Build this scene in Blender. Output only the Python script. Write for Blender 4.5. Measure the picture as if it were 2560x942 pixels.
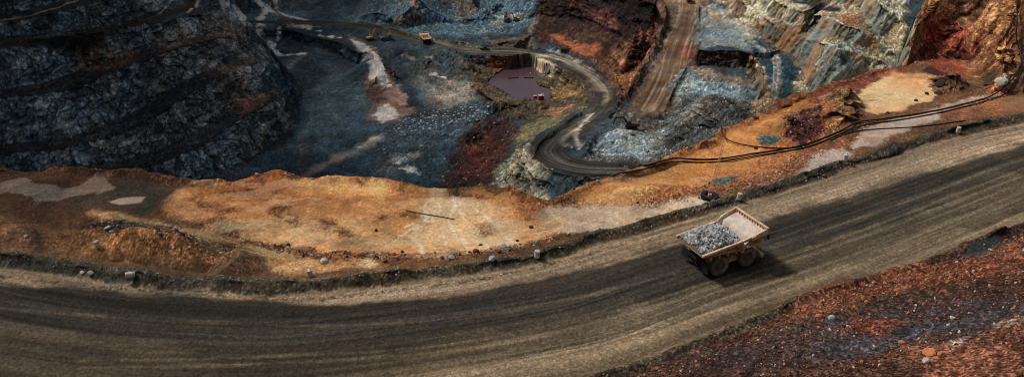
import bpy, bmesh, math, random
import numpy as np
from mathutils import Vector, Matrix, geometry
R = math.radians
PI = math.pi
random.seed(7)
for o in list(bpy.data.objects): bpy.data.objects.remove(o, do_unlink=True)
scn = bpy.context.scene
COL = scn.collection

# ------------------------------------------------------------------ camera, light, exposure
CH, PITCH, FPX, CX, CY = 55.0, R(27.0), 1970.0, 1280.0, 471.0
cd = bpy.data.cameras.new('camera'); cam = bpy.data.objects.new('camera', cd); COL.objects.link(cam)
cam.location = (0, 0, CH); cam.rotation_euler = (PI/2 - PITCH, 0, 0)
cd.sensor_width = 36; cd.lens = FPX/2560*36; cd.clip_start = 1; cd.clip_end = 20000
scn.camera = cam
SUN_EL, SUN_AZ = R(50), R(-62)          # azimuth measured from +Y (view direction), negative = left
w = bpy.data.worlds.new('World'); scn.world = w; w.use_nodes = True
nt = w.node_tree; bg = nt.nodes['Background']
sky = nt.nodes.new('ShaderNodeTexSky'); sky.sky_type = 'NISHITA'; sky.sun_disc = False
sky.sun_elevation = SUN_EL; sky.sun_rotation = SUN_AZ
sky.air_density = 1.6; sky.dust_density = 6.0; sky.ozone_density = 0.6
hs = nt.nodes.new('ShaderNodeHueSaturation'); hs.inputs['Saturation'].default_value = 0.55; nt.links.new(sky.outputs[0], hs.inputs['Color']); nt.links.new(hs.outputs[0], bg.inputs[0]); scn.cycles.filter_width = 1.0; bg.inputs[1].default_value = 0.07
sd = bpy.data.lights.new('sun', 'SUN'); sun = bpy.data.objects.new('sun', sd); COL.objects.link(sun)
sd.energy = 3.3; sd.angle = R(9); sd.color = (1.0, 0.94, 0.85)
sdir = Vector((math.cos(SUN_EL)*math.sin(SUN_AZ), math.cos(SUN_EL)*math.cos(SUN_AZ), math.sin(SUN_EL)))
sun.rotation_euler = (-sdir).to_track_quat('-Z', 'Y').to_euler()
vs = scn.view_settings; vs.view_transform = 'Standard'; vs.look = 'None'; vs.exposure = -0.25; vs.gamma = 1; vs.use_curve_mapping = False

# ------------------------------------------------------------------ small helpers
def s2l(c):
    return np.array([((v/255+0.055)/1.055)**2.4 if v > 10 else v/255/12.92 for v in c], dtype=np.float32)
def ray(px, py):
    a = (px-CX)/FPX; b = (CY-py)/FPX
    s, c = math.sin(PITCH), math.cos(PITCH)
    return a, c + b*s, -s + b*c
def W(px, py, z):
    dx, dy, dz = ray(px, py); t = (z-CH)/dz
    return (dx*t, dy*t, z)
def aztd(px, py):
    dx, dy, dz = ray(px, py); h = math.hypot(dx, dy)
    return math.atan2(dx, dy), -dz/h          # azimuth, tan(depression)
def H2(ix, iy, s):
    h = (ix.astype(np.int64)*374761393 + iy.astype(np.int64)*668265263 + s*1442695041) & 0xffffffff
    h = ((h ^ (h >> 13))*1274126177) & 0xffffffff
    h = h ^ (h >> 16)
    return (h.astype(np.float32)/4294967295.0)
def H3(ix, iy, iz, s): return H2(ix + iz*7919, iy - iz*104729, s)
def q(t): return t*t*t*(t*(t*6-15)+10)
def vn2(x, y, s=0):
    ix = np.floor(x); iy = np.floor(y); fx = q(x-ix); fy = q(y-iy); ix = ix.astype(np.int64); iy = iy.astype(np.int64)
    a = H2(ix, iy, s); b = H2(ix+1, iy, s); c = H2(ix, iy+1, s); d = H2(ix+1, iy+1, s)
    return ((a+(b-a)*fx)+((c+(d-c)*fx)-(a+(b-a)*fx))*fy)*2-1
def vn3(x, y, z, s=0):
    iz = np.floor(z); fz = q(z-iz); iz = iz.astype(np.int64)
    ix = np.floor(x); iy = np.floor(y); fx = q(x-ix); fy = q(y-iy); ix = ix.astype(np.int64); iy = iy.astype(np.int64)
    def pl(k):
        a = H3(ix, iy, k, s); b = H3(ix+1, iy, k, s); c = H3(ix, iy+1, k, s); d = H3(ix+1, iy+1, k, s)
        e = a+(b-a)*fx; return e+((c+(d-c)*fx)-e)*fy
    a = pl(iz); b = pl(iz+1)
    return (a+(b-a)*fz)*2-1
def fb2(x, y, sc, o=4, s=0, g=0.55):
    t = 0; a = 1; n = 0; x = x/sc; y = y/sc
    for k in range(o):
        t = t + a*vn2(x, y, s+k*17); n += a; a *= g
        x, y = 1.62*x+1.18*y+13.7, -1.18*x+1.62*y+7.1
    return t/n*1.6
def fb3(x, y, z, o=4, s=0, g=0.55, ridged=False):
    t = 0; a = 1; n = 0
    for k in range(o):
        v = vn3(x, y, z, s+k*17)
        if ridged: v = 1-2*np.abs(v)
        t = t + a*v; n += a; a *= g
        x, y, z = 1.62*x+1.18*y+3.7, -1.18*x+1.62*y+7.1, z*2.03+1.3
    return t/n*(1.0 if ridged else 1.6)
def cell(x, y, s=0):
    ix = np.floor(x).astype(np.int64); iy = np.floor(y).astype(np.int64)
    f1 = np.full(x.shape, 9, np.float32); f2 = f1.copy(); cid = np.zeros(x.shape, np.float32)
    for a in (-1, 0, 1):
        for b in (-1, 0, 1):
            jx = ix+a; jy = iy+b
            d = (jx+H2(jx, jy, s)-x)**2 + (jy+H2(jx, jy, s+5)-y)**2
            r = H2(jx, jy, s+9)
            m = d < f1
            f2 = np.where(m, f1, np.minimum(f2, d)); cid = np.where(m, r, cid); f1 = np.where(m, d, f1)
    return np.sqrt(f1), np.sqrt(f2), cid
def sstep(a, b, x): t = np.clip((x-a)/(b-a), 0, 1); return t*t*(3-2*t)

# ------------------------------------------------------------------ terrain control lines  (px, py, z) -> world
PTS = []
def dens(pts, step=5.0):
    out = []
    for p, q_ in zip(pts[:-1], pts[1:]):
        d = math.hypot(q_[0]-p[0], q_[1]-p[1]); n = max(1, int(d/step))
        for i in range(n):
            t = i/n; out.append(tuple(p[k]+(q_[k]-p[k])*t for k in range(3)))
    out.append(tuple(pts[-1])); return out
def line(l, step=5.0):
    w_ = [W(*p) for p in l]; PTS.extend(dens(w_, step)); return w_
def rise(prev, l, ang, step=5.0):
    """line seen at the pixels l, reached from the line prev by going away from the viewer at slope ang"""
    d_ = sorted([(math.atan2(p[0], p[1]), math.hypot(p[0], p[1]), p[2]) for p in prev])
    A = [e[0] for e in d_]; D = [e[1] for e in d_]; Z = [e[2] for e in d_]
    out = []
    for px, py in l:
        az, td = aztd(px, py); d0 = float(np.interp(az, A, D)); z0 = float(np.interp(az, A, Z)); m = math.tan(R(ang))
        d = (CH - z0 + m*d0)/(td+m)
        d = max(d, d0+0.8)
        out.append((d*math.sin(az), d*math.cos(az), z0+m*(d-d0)))
    PTS.extend(dens(out, step)); return out
# foreground road level and its far edge
for x in range(-140, 150, 20):
    for y in (5, 20, 35, 50): 
        PTS.append((x, y, 14.0 if (x > 60 and y < 40) else 0.0) if x > 0 else (x, y, 0.0))
line([(-700, 1100, 0), (0, 1000, 0), (700, 1000, 0), (1380, 990, 0)], 12)
line([(-700, 800, 0), (0, 830, 0), (700, 860, 0), (1300, 830, 0), (1900, 690, 0), (2560, 470, 0), (3000, 330, 0)], 12)
line([(1380, 985, 0), (1480, 942, 0), (1640, 890, 0), (1900, 790, 0), (2000, 742, 0), (2200, 685, 0), (2300, 655, 0), (2440, 605, 0), (2560, 562, 0), (2900, 440, 0)], 4)
line([(1560, 990, 2.2), (1750, 915, 2.2), (2000, 815, 2.4), (2200, 745, 2.6), (2400, 690, 2.6), (2560, 640, 3), (2900, 520, 3)], 5)
line([(1750, 1000, 3.5), (2000, 930, 4), (2200, 860, 4), (2400, 800, 5), (2560, 760, 6), (2900, 660, 7)], 6)
line([(2000, 1100, 7), (2300, 990, 8.5), (2560, 930, 9.5), (2900, 850, 12)], 6)
line([(2100, 1250, 12), (2560, 1080, 14), (3000, 1000, 18)], 6)
line([(-700, 620, 0), (0, 650, 0), (160, 662, 0), (400, 698, 0), (750, 722, 0), (1000, 698, 0), (1300, 660, 0), (1600, 578, 0), (2000, 458, 0), (2300, 360, 0), (2560, 300, 0), (2900, 225, 0)], 5)
line([(-700, 600, -1.5), (0, 625, -1.5), (160, 640, -1.5), (400, 672, -1.5), (750, 700, -1.5), (1000, 680, -1.5), (1300, 640, -1.5), (1600, 560, -1.5), (2000, 442, -1.5), (2300, 346, -1.2), (2560, 286, -1), (2900, 214, -1)], 5)
line([(-700, 520, -1), (0, 530, -1), (100, 560, -3.2), (190, 600, -3.4), (260, 600, -1)], 5)
line([(200, 560, 0.5), (330, 585, 1.2), (450, 600, 1.0), (600, 640, 0.2)], 5)
line([(250, 530, -2.2), (400, 560, -2.3), (600, 610, -2.5), (750, 650, -2.5)], 5)
line([(700, 580, -2.5), (1000, 600, -3.0), (1250, 590, -2.8), (1400, 540, -2.5), (1650, 500, -2.4), (1850, 420, -2.4)], 6)
# crest of the orange bench above the pit
crest0 = [(-700, 415), (-300, 425), (0, 428), (200, 428), (330, 432), (420, 446), (493, 457), (560, 450), (650, 437), (700, 428), (755, 442), (883, 450), (993, 459), (1088, 475), (1148, 476), (1204, 459), (1260, 470), (1370, 500), (1440, 478), (1500, 456), (1560, 440), (1640, 410), (1691, 385), (1783, 352), (1813, 321), (1895, 290), (1966, 247), (2027, 230), (2088, 209), (2150, 194), (2200, 178), (2262, 166)]
cw = line([(a, b, -2.2) for a, b in crest0], 4)
for (x, y, z), (px, py) in zip(dens(cw, 8)[::2], [(0, 0)]*99999):
    d = math.hypot(x, y); px_ = CX + FPX*(x/(y*math.cos(PITCH)+(CH-z)*math.sin(PITCH)))
    zf = float(np.interp(px_, [300, 1250, 1400, 1500, 2000, 2260], [-111, -111, -92, -88, -80, -68]))
    for dd, f in ((4, .06), (30, .4), (75, .85), (95, 1.0)):
        dd2 = dd*(abs(zf)/110)
        PTS.append((x*(d+dd2)/d, y*(d+dd2)/d, z+(zf-z)*f))
# left mountain of benches
def Z(px, ys): return list(zip(px, ys))
P_ = [-500, 0, 150, 300, 400, 480, 560, 620, 680, 737]
toe0 = line([(-500, 475, -108), (0, 468, -108), (150, 465, -108), (300, 463, -109), (400, 460, -110), (480, 456, -110), (560, 428, -110), (620, 395, -110), (680, 358, -110), (737, 312, -110), (753, 250, -109.5)], 5)
c1 = rise(toe0, Z([-500, 0, 150, 300, 400, 480, 560, 620, 680, 715, 738], [450, 446, 440, 430, 412, 375, 325, 290, 252, 228, 222]), 62, 4)
t2 = rise(c1, Z([-500, 0, 150, 300, 400, 480, 540, 600, 660, 700], [436, 430, 424, 405, 372, 332, 300, 252, 220, 200]), 8, 4)
c2 = rise(t2, Z([-500, 0, 154, 265, 340, 400, 462, 520, 578, 640, 675], [400, 385, 371, 348, 318, 284, 244, 208, 180, 160, 152]), 52, 4)
t3 = rise(c2, Z([-500, 0, 180, 255, 371, 446, 509, 584, 640], [372, 362, 345, 318, 262, 212, 180, 154, 138]), 5, 4)
c3 = rise(t3, Z([-500, 0, 149, 220, 297, 380, 451, 520, 594, 625], [255, 247, 233, 208, 175, 145, 117, 101, 85, 80]), 52, 4)
t4 = rise(c3, Z([-500, 0, 117, 191, 300, 361, 467, 530, 580], [232, 224, 210, 180, 146, 127, 99, 84, 72]), 5, 4)
c4 = rise(t4, Z([-500, 0, 159, 250, 361, 440, 500, 545], [140, 124, 101, 86, 69, 58, 44, 34]), 58, 4)
t5 = rise(c4, Z([-500, 0, 200, 300, 380, 430, 455, 500], [112, 93, 75, 60, 34, 8, -25, -40]), 1.0, 4)
c5 = rise(t5, Z([-500, 0, 60, 150, 250, 330, 400], [80, 60, 50, 30, 8, -15, -40]), 58, 4)
t6 = rise(c5, Z([-500, 0, 100, 180, 300], [60, 42, 18, -2, -40]), 3, 4)
c6 = rise(t6, Z([-500, 0, 80, 200], [20, 8, -18, -60]), 55, 5)
b6 = rise(c6, Z([-500, 0, 200, 500], [-100, -100, -100, -100]), 4, 8)
line([(618, 70, -97), (645, 104, -103), (688, 150, -106.5), (738, 196, -109), (768, 250, -109.8), (775, 320, -110), (700, 400, -110.5), (620, 430, -110.5)], 5)
line([(535, -5, -62), (562, 15, -78), (592, 45, -95)], 5)
# pit floor, centre
for p in [(620, 35, -97), (700, 20, -96), (760, 40, -97), (880, 40, -96), (600, -30, -93), (760, -30, -92), (880, -30, -90),
          (700, 150, -108), (760, 180, -109), (830, 200, -109), (800, 300, -110), (700, 440, -110), (900, 280, -110), (900, 400, -110), (1000, 400, -110), (1100, 455, -111), (1150, 400, -110),
          (1100, 170, -102), (1180, 180, -104), (1050, 230, -106), (1150, 270, -108), (1080, 300, -109), (1250, 300, -108), (1000, 330, -110),
          (1400, 290, -100), (1330, 320, -101), (1280, 340, -103), (1300, 370, -101), (1200, 340, -106), (1180, 400, -109), (1210, 450, -108), (1250, 400, -107), (1258, 450, -104), (1300, 465, -98),
          (960, 20, -88), (1040, 8, -84), (1000, -40, -80), (1080, 60, -97), (1150, 60, -102), (1100, 90, -97.5), (1250, 84, -101), (1200, 30, -99), (1180, 8, -92), (1240, 50, -101), (1300, 50, -99), (1330, 85, -99), (1320, 10, -92), (1200, -40, -85), (1100, -40, -85),
          (1500, 330, -91), (1560, 335, -89), (1620, 345, -88), (1540, 390, -87.5), (1620, 395, -86), (1700, 360, -84), (1480, 390, -89),
          (1700, 250, -84), (1800, 230, -83), (1900, 255, -83), (1860, 300, -83), (1760, 325, -84), (1640, 280, -87),
          (1750, 190, -80), (1850, 200, -80.5), (1690, 215, -83), (1700, 160, -81)]:
    PTS.append(W(*p))
line([(612, 70, -97.5), (640, 72, -98), (720, 76, -99), (800, 96, -100), (860, 112, -100.5), (895, 135, -101)], 4)
line([(645, 88, -103), (720, 99, -104.5), (800, 122, -106), (850, 140, -107), (890, 165, -108)], 4)
line([(905, 110, -98.5), (940, 140, -99), (960, 165, -99.5), (985, 170, -100)], 4)
line([(905, 215, -108.5), (950, 232, -108), (1000, 262, -108.5), (1030, 285, -109)], 5)
line([(985, 120, -98), (975, 155, -104), (990, 200, -106.5)], 5)
line([(1000, 125, -98.5), (1060, 128, -99), (1120, 145, -100)], 5)
line([(1210, 172, -106), (1250, 157, -105), (1330, 158, -105), (1400, 165, -104.5), (1440, 190, -103), (1465, 220, -102.5), (1450, 255, -101), (1400, 275, -101)], 5)
line([(1240, 225, -108), (1280, 250, -109), (1340, 252, -108.5), (1375, 235, -108)], 5)
for p in [(1245, 195, -112), (1300, 175, -112), (1300, 225, -112), (1345, 225, -112), (1290, 200, -112)]: PTS.append(W(*p))
line([(1385, 190, -106.5), (1400, 230, -106.5)], 5)
road_far = [(560, 56, -96), (600, 56, -96.5), (760, 55, -97), (870, 60, -97), (950, 74, -97.3), (1060, 102, -98), (1130, 119, -98.5), (1200, 127, -99), (1320, 134, -100), (1400, 152, -100), (1455, 178, -99.6), (1498, 210, -99), (1513, 245, -97.5), (1487, 285, -95.5), (1440, 322, -93.5), (1395, 350, -91.5), (1368, 378, -90), (1395, 405, -88.5), (1460, 422, -87), (1560, 425, -85)]
rfw = line(road_far, 5)
line([(1325, 400, -90), (1360, 428, -89), (1420, 446, -88), (1480, 450, -87)], 4)
# maroon wall between far road and ramp
tp = line([(1345, 62, -97), (1400, 95, -98), (1470, 130, -98), (1535, 180, -97.5), (1560, 230, -96.5), (1558, 260, -95.5)], 5)
tp2 = rise(tp, [(1362, 40), (1440, 50), (1500, 76), (1560, 98), (1612, 118), (1620, 150), (1600, 200)], 12, 5)
tp3 = rise(tp2, [(1380, 0), (1450, -10), (1500, 25), (1560, 45), (1600, 62), (1636, 90)], 50, 5)
tp4 = rise(tp3, [(1400, -10), (1460, -20), (1520, 12), (1580, 30), (1625, 44)], 10, 5)
tp5 = rise(tp4, [(1400, -60), (1480, -50), (1540, -25), (1600, -12), (1640, 0)], 50, 5)
ramp = [(1730, -90, -62), (1729, -60, -65), (1728, 0, -70.5), (1716, 60, -75), (1700, 110, -78), (1676, 170, -81), (1650, 225, -84), (1624, 275, -86.5)]
rampw = line(ramp, 5)
line([(1665, -60, -64), (1660, 0, -70), (1652, 60, -74), (1632, 115, -77.5), (1598, 180, -81), (1565, 240, -85), (1530, 300, -90)], 5)
# terrace with the cliff edge on the right
tt = line([(1738, 165, -79), (1800, 170, -79), (1880, 172, -79)], 4)
ct = rise(tt, [(1745, 124), (1800, 127), (1878, 132)], 66, 4)
line([(1878, 132, -70), (1893, 160, -71), (1910, 200, -72.5), (1932, 250, -75.5), (1945, 285, -79)], 4)
line([(1868, 172, -79), (1878, 205, -80), (1893, 255, -83)], 4)
for p in [(1770, 70, -70), (1860, 75, -69.5), (1790, 15, -68), (1930, 150, -71.5), (1960, 200, -73), (1990, 238, -75), (1765, 30, -71)]: PTS.append(W(*p))
r0 = line([(1795, -5, -67), (1864, 51, -68), (1925, 105, -70.5), (1960, 128, -71), (1997, 148, -71.5), (2022, 215, -74), (2040, 280, -76), (2100, 250, -74), (2200, 230, -70), (2300, 215, -64)], 4)
r1 = rise(r0, [(1810, -30), (1864, 14), (1925, 58), (1965, 76), (2007, 92), (2050, 112), (2100, 124), (2160, 140), (2220, 165), (2290, 190)], 58, 4)
r2 = rise(r1, [(1820, -38), (1864, 4), (1925, 44), (1965, 58), (2010, 74), (2060, 88), (2110, 100), (2170, 118), (2230, 150)], 6, 4)
r3 = rise(r2, [(1840, -50), (1880, -25), (1946, 8), (1990, 30), (2048, 40), (2100, 58), (2150, 76), (2195, 108), (2240, 140)], 58, 4)
r4 = rise(r3, [(1850, -60), (1950, -6), (2000, 5), (2090, 5), (2153, 24), (2178, 78), (2219, 102), (2250, 138)], 3, 4)
r5 = rise(r4, [(1850, -100), (2000, -50), (2100, -50), (2160, -24), (2200, 14), (2240, 45), (2275, 95)], 55, 4)
r6 = rise(r5, [(1850, -150), (2100, -120), (2200, -60), (2260, 0), (2290, 40)], 10, 6)
# near coloured wall at the right end
n0 = line([(2262, 166, -2.2), (2290, 152, -2), (2340, 146, -2), (2405, 150, -2), (2435, 188, -2), (2485, 234, -2), (2560, 236, -1.5), (2700, 200, -1), (2950, 160, -1)], 4)
n1 = rise(n0, [(2278, 120), (2312, 92), (2360, 78), (2410, 80), (2455, 120), (2510, 165), (2560, 170), (2700, 140), (2950, 100)], 38, 4)
n2 = rise(n1, [(2292, 60), (2340, 0), (2400, -20), (2470, -40), (2560, -60), (2700, -80), (2950, -100)], 48, 4)
n3 = rise(n2, [(2310, -10), (2400, -90), (2560, -120), (2950, -170)], 8, 6)
for (x, y, z) in dens(n3, 15)+dens([n2[0], n3[0]], 6):
    d = math.hypot(x, y)
    PTS.append((x*(d+70)/d, y*(d+70)/d, -40))
for x, y, z in dens([cw[-1], n1[0], n2[0]], 5):
    d = math.hypot(x, y); a = math.atan2(x, y)-0.02; PTS.append(((d+25)*math.sin(a), (d+25)*math.cos(a), z-28))
# far surroundings beyond the top of the frame
for a in range(-60, 61, 6):
    for d, z in ((680, -55), (900, -35), (1500, -20)):
        PTS.append((d*math.sin(R(a)), d*math.cos(R(a)), z + (15 if a < -15 else 0)))
    if a < -46 or a > 46:
        for d, z in ((3, 0), (60, 0), (110, -1), (250, -60), (400, -60)):
            PTS.append((d*math.sin(R(a)), d*math.cos(R(a)), z))
PTS.append((0, -5, 0))

# ------------------------------------------------------------------ triangulate, rasterise on a polar grid
AZ = np.radians(np.arange(-46, 46.01, 0.05)).astype(np.float64); NA = len(AZ)
NR = 3000; LR = np.linspace(math.log(22), math.log(1450), NR); RR = np.exp(LR)
seen = {}; P2 = []
for p in PTS:
    k = (round(p[0]/0.8), round(p[1]/0.8))
    if k in seen: continue
    seen[k] = 1; P2.append(p)
zs = [p[2] for p in P2]
res = geometry.delaunay_2d_cdt([Vector((p[0], p[1])) for p in P2], [], [], 0, 1e-4)
V2 = np.array([(v.x, v.y) for v in res[0]]); ZV = np.array([zs[o[0]] for o in res[3]])
G = np.full((NA, NR), -60.0, np.float32)
for f in res[2]:
    t = V2[list(f)]; zt = ZV[list(f)]
    det = (t[1, 0]-t[0, 0])*(t[2, 1]-t[0, 1])-(t[2, 0]-t[0, 0])*(t[1, 1]-t[0, 1])
    if abs(det) < 1e-6: continue
    az = np.arctan2(t[:, 0], t[:, 1]); i0 = np.searchsorted(AZ, az.min()); i1 = np.searchsorted(AZ, az.max(), 'right')
    if i0 >= i1: continue
    rr = np.hypot(t[:, 0], t[:, 1]); rmin = rr.min()
    for a, b in ((0, 1), (1, 2), (2, 0)):
        e = t[b]-t[a]; u = np.clip(-(t[a]@e)/max(e@e, 1e-9), 0, 1); rmin = min(rmin, np.linalg.norm(t[a]+u*e))
    j0 = np.searchsorted(RR, rmin); j1 = np.searchsorted(RR, rr.max(), 'right')
    if j0 >= j1: continue
    X = np.sin(AZ[i0:i1])[:, None]*RR[None, j0:j1]; Y = np.cos(AZ[i0:i1])[:, None]*RR[None, j0:j1]
    b1 = ((X-t[0, 0])*(t[2, 1]-t[0, 1])-(t[2, 0]-t[0, 0])*(Y-t[0, 1]))/det
    b2 = ((t[1, 0]-t[0, 0])*(Y-t[0, 1])-(X-t[0, 0])*(t[1, 1]-t[0, 1]))/det
    m = (b1 >= -1e-5) & (b2 >= -1e-5) & (b1+b2 <= 1+1e-5)
    zz = zt[0]+b1*(zt[1]-zt[0])+b2*(zt[2]-zt[0])
    sub = G[i0:i1, j0:j1]; sub[m] = zz[m]
GX = (np.sin(AZ)[:, None]*RR[None, :]).astype(np.float32); GY = (np.cos(AZ)[:, None]*RR[None, :]).astype(np.float32)

def pdist(x, y, pl):
    """distance to a polyline, signed side, length along, index-interpolated z"""
    best = np.full(x.shape, 1e9, np.float32); sgn = np.ones(x.shape, np.float32); u_ = np.zeros(x.shape, np.float32); z_ = np.zeros(x.shape, np.float32)
    L = 0
    for a, b in zip(pl[:-1], pl[1:]):
        ex, ey = b[0]-a[0], b[1]-a[1]; l2 = ex*ex+ey*ey; l = math.sqrt(l2)
        if l < 1e-6: continue
        t = np.clip(((x-a[0])*ex+(y-a[1])*ey)/l2, 0, 1)
        dx = x-a[0]-t*ex; dy = y-a[1]-t*ey; d = np.sqrt(dx*dx+dy*dy)
        m = d < best; best = np.where(m, d, best)
        sgn = np.where(m, np.sign(ex*dy-ey*dx), sgn); u_ = np.where(m, L+t*l, u_)
        if len(a) > 2: z_ = np.where(m, a[2]+t*(b[2]-a[2]), z_)
        L += l
    return best, sgn, u_, z_
def box_of(pl, pad):
    a = np.array([(p[0], p[1]) for p in pl]); r = np.hypot(a[:, 0], a[:, 1]); az = np.arctan2(a[:, 0], a[:, 1])
    pa = pad/max(r.min(), 20); i0, i1 = np.searchsorted(AZ, [az.min()-pa, az.max()+pa]); j0, j1 = np.searchsorted(RR, [r.min()*0.93-pad, r.max()+pad])
    return slice(i0, i1), slice(j0, j1)
def catmull(pl, n=6):
    out = []; P = [pl[0]]+list(pl)+[pl[-1]]
    for i in range(1, len(P)-2):
        for k in range(n):
            t = k/n; out.append(tuple(0.5*((2*P[i][c])+(-P[i-1][c]+P[i+1][c])*t+(2*P[i-1][c]-5*P[i][c]+4*P[i+1][c]-P[i+2][c])*t*t+(-P[i-1][c]+3*P[i][c]-3*P[i+1][c]+P[i+2][c])*t**3) for c in range(len(pl[0]))))
    out.append(tuple(pl[-1])); return out
def flatten(pl, hw, blend):
    s = box_of(pl, hw+blend+2); d, sg, u, z = pdist(GX[s], GY[s], pl)
    k = 1-sstep(hw, hw+blend, d); G[s] = G[s]*(1-k)+z*k
def ridge(pl, hw, h, jag=0.25, seed=3):
    s = box_of(pl, hw*1.5+2); d, sg, u, z = pdist(GX[s], GY[s], pl)
    n = 1+jag*vn2(u/6, u*0+seed, seed)+jag*.6*vn2(GX[s]/1.7, GY[s]/1.7, seed)
    G[s] += h*n*(1-sstep(0.12, 1, d/hw))
ROADF = catmull(rfw); RAMP = catmull(rampw)
s = box_of(ROADF, 30); d, sg, u, z = pdist(GX[s], GY[s], ROADF)
hw = np.interp(u, [0, 300, 420, 560, 700], [7, 9, 11, 12, 14]); k = 1-sstep(hw, hw+6, d); G[s] = G[s]*(1-k)+z*k
flatten(RAMP, 7.5, 5)
def rc(px, py):
    """where the sight line through a pixel of the photograph meets the terrain"""
    az, td = aztd(px, py); i = min(max(int(round((az-AZ[0])/(AZ[1]-AZ[0]))), 0), NA-1)
    h = G[i] - (CH - RR*td); j = int(np.argmax(h[1:] >= 0))+1
    if h[j] < 0: j = NR-1
    a, b = h[j-1], h[j]; t = -a/(b-a) if b != a else 0
    r = RR[j-1]+(RR[j]-RR[j-1])*min(max(t, 0), 1)
    return (r*math.sin(az), r*math.cos(az), CH-r*td)
def rcl(l): return [rc(*p) for p in l]
BERM = catmull([W(a, b, 0) for a, b in [(-700, 620), (0, 646), (160, 668), (300, 690), (400, 702), (560, 712), (750, 716), (1000, 692), (1300, 648), (1430, 612), (1600, 560), (1800, 505), (2000, 444), (2150, 398), (2300, 350), (2420, 318), (2560, 290), (2900, 215)]])
ridge(BERM, 2.0, 1.15, 0.35, 11)
NB = catmull([W(a, b, 0) for a, b in [(1380, 1000), (1480, 958), (1640, 902), (1900, 802), (2000, 752), (2200, 694), (2300, 664), (2440, 612), (2560, 568), (2900, 440)]])
ridge(NB, 1.3, .6, 0.4, 12)
ridge(catmull([W(a, b, 0) for a, b in [(2415, 634), (2450, 618), (2500, 592)]]), 1.6, .7, .1, 3)
RB = catmull([W(a, b, z) for a, b, z in [(1640, 0, -70), (1660, 40, -73), (1640, 110, -77.5), (1600, 180, -81), (1562, 240, -85)]])
ridge(RB, 5, 2.5, .2, 5)
ridge(catmull(rcl([(1745, 20), (1742, 80), (1725, 150), (1695, 205), (1668, 260)])), 2.5, 1.6, .2, 5)
for l, h_, w_ in (([(1535, 205), (1552, 250), (1520, 300), (1480, 350), (1465, 385)], 2.2, 4), ([(1335, 400), (1370, 430), (1440, 450), (1500, 452)], 1.5, 2.5), ([(1330, 395), (1345, 365), (1400, 320), (1450, 285)], 1.2, 2.5),
                  ([(900, 58), (1000, 82), (1100, 104), (1200, 116), (1330, 122), (1440, 150), (1500, 190)], 1.6, 3), ([(0, 112), (200, 98), (361, 72), (440, 60), (500, 42)], 1.6, 3),
                  ([(1210, 300), (1240, 275), (1300, 268), (1345, 275)], 4, 9), ([(1180, 340), (1230, 310), (1290, 300)], 3, 8), ([(1060, 165), (1110, 145), (1150, 165)], 4, 14), ([(1000, 60), (1050, 40), (1050, 15)], 4, 9),
                  ([(1160, 60), (1210, 50), (1240, 25)], 4, 8)):
    ridge(catmull(rcl(l)), w_, h_, .3, 21)
PONDPX = [(1222, 206), (1232, 192), (1246, 184), (1262, 174), (1290, 167), (1325, 162), (1340, 172), (1356, 184), (1372, 190), (1345, 196), (1338, 206), (1348, 216), (1372, 220), (1374, 244), (1350, 250), (1290, 248), (1270, 236), (1250, 222), (1236, 214)]
def in_poly(x, y, P):
    ins = np.zeros(x.shape, bool)
    for a, b in zip(P, P[1:]+P[:1]):
        ins ^= ((a[1] > y) != (b[1] > y)) & (x < (b[0]-a[0])*(y-a[1])/(b[1]-a[1]+1e-12)+a[0])
    return ins
_pw = [W(a, b, -107.6) for a, b in PONDPX]; s = box_of(_pw, 22); x_, y_ = GX[s], GY[s]
ins = in_poly(x_, y_, _pw); d, sg, u, z = pdist(x_, y_, _pw+[_pw[0]]); z0 = G[s]
out_ = np.maximum(z0, -107.6+.5+.12*np.minimum(d, 14)); out_ = np.where(d < 16, out_, z0)
G[s] = np.where(ins, np.minimum(z0, -107.6-.3-.12*np.minimum(d, 12)), out_)
def mound(px, py, h, ra, rb, ang=0, pw=1.0):
    c = rc(px, py); s = box_of([c, c], max(ra, rb)*1.6); ca, sa = math.cos(ang), math.sin(ang)
    dx = GX[s]-c[0]; dy = GY[s]-c[1]; e = np.sqrt(((dx*ca+dy*sa)/ra)**2+((-dx*sa+dy*ca)/rb)**2)
    e = e*(1+0.18*fb2(GX[s], GY[s], ra*.5, 3, 5)); G[s] += h*(1-sstep(0.0, 1.0, e))**pw
mound(1785, 300, 11, 23, 26); mound(1690, 340, 6, 13, 18); mound(1640, 292, 2.5, 8, 8); mound(1560, 345, 3, 18, 12)
mound(2108, 262, 3.6, 5, 9, -.25); mound(2085, 290, 2.6, 6, 8); mound(1965, 318, 2.2, 5, 6)
mound(2375, 215, 3.0, 6, 5); mound(1600, 480, 1.2, 10, 4); mound(330, 585, 1.0, 12, 5); mound(560, 650, .7, 8, 3); mound(30, 590, 1.6, 9, 6)
mound(1850, 765, 0.0, 4, 4)
mound(2508, 112, 3.0, 5, 5); mound(2512, 165, 2.6, 4, 5); mound(2488, 205, 2.2, 4, 4); mound(2450, 60, 3, 5, 7); mound(2400, 100, 2.2, 4, 5)
ridge(catmull([W(p, q_, -2.2) for p, q_ in crest0]), 2.2, .28, 1.3, 51)
ridge(catmull([W(p, q_+5+4*math.sin(p*.02), -2.2) for p, q_ in crest0]), 1.5, .3, 1.6, 53)
# raised small steps in the cliff walls and broad unevenness
G += (0.55*fb2(GX, GY, 28, 3, 40)*sstep(70, 160, -G)*1.6).astype(np.float32)

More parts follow.
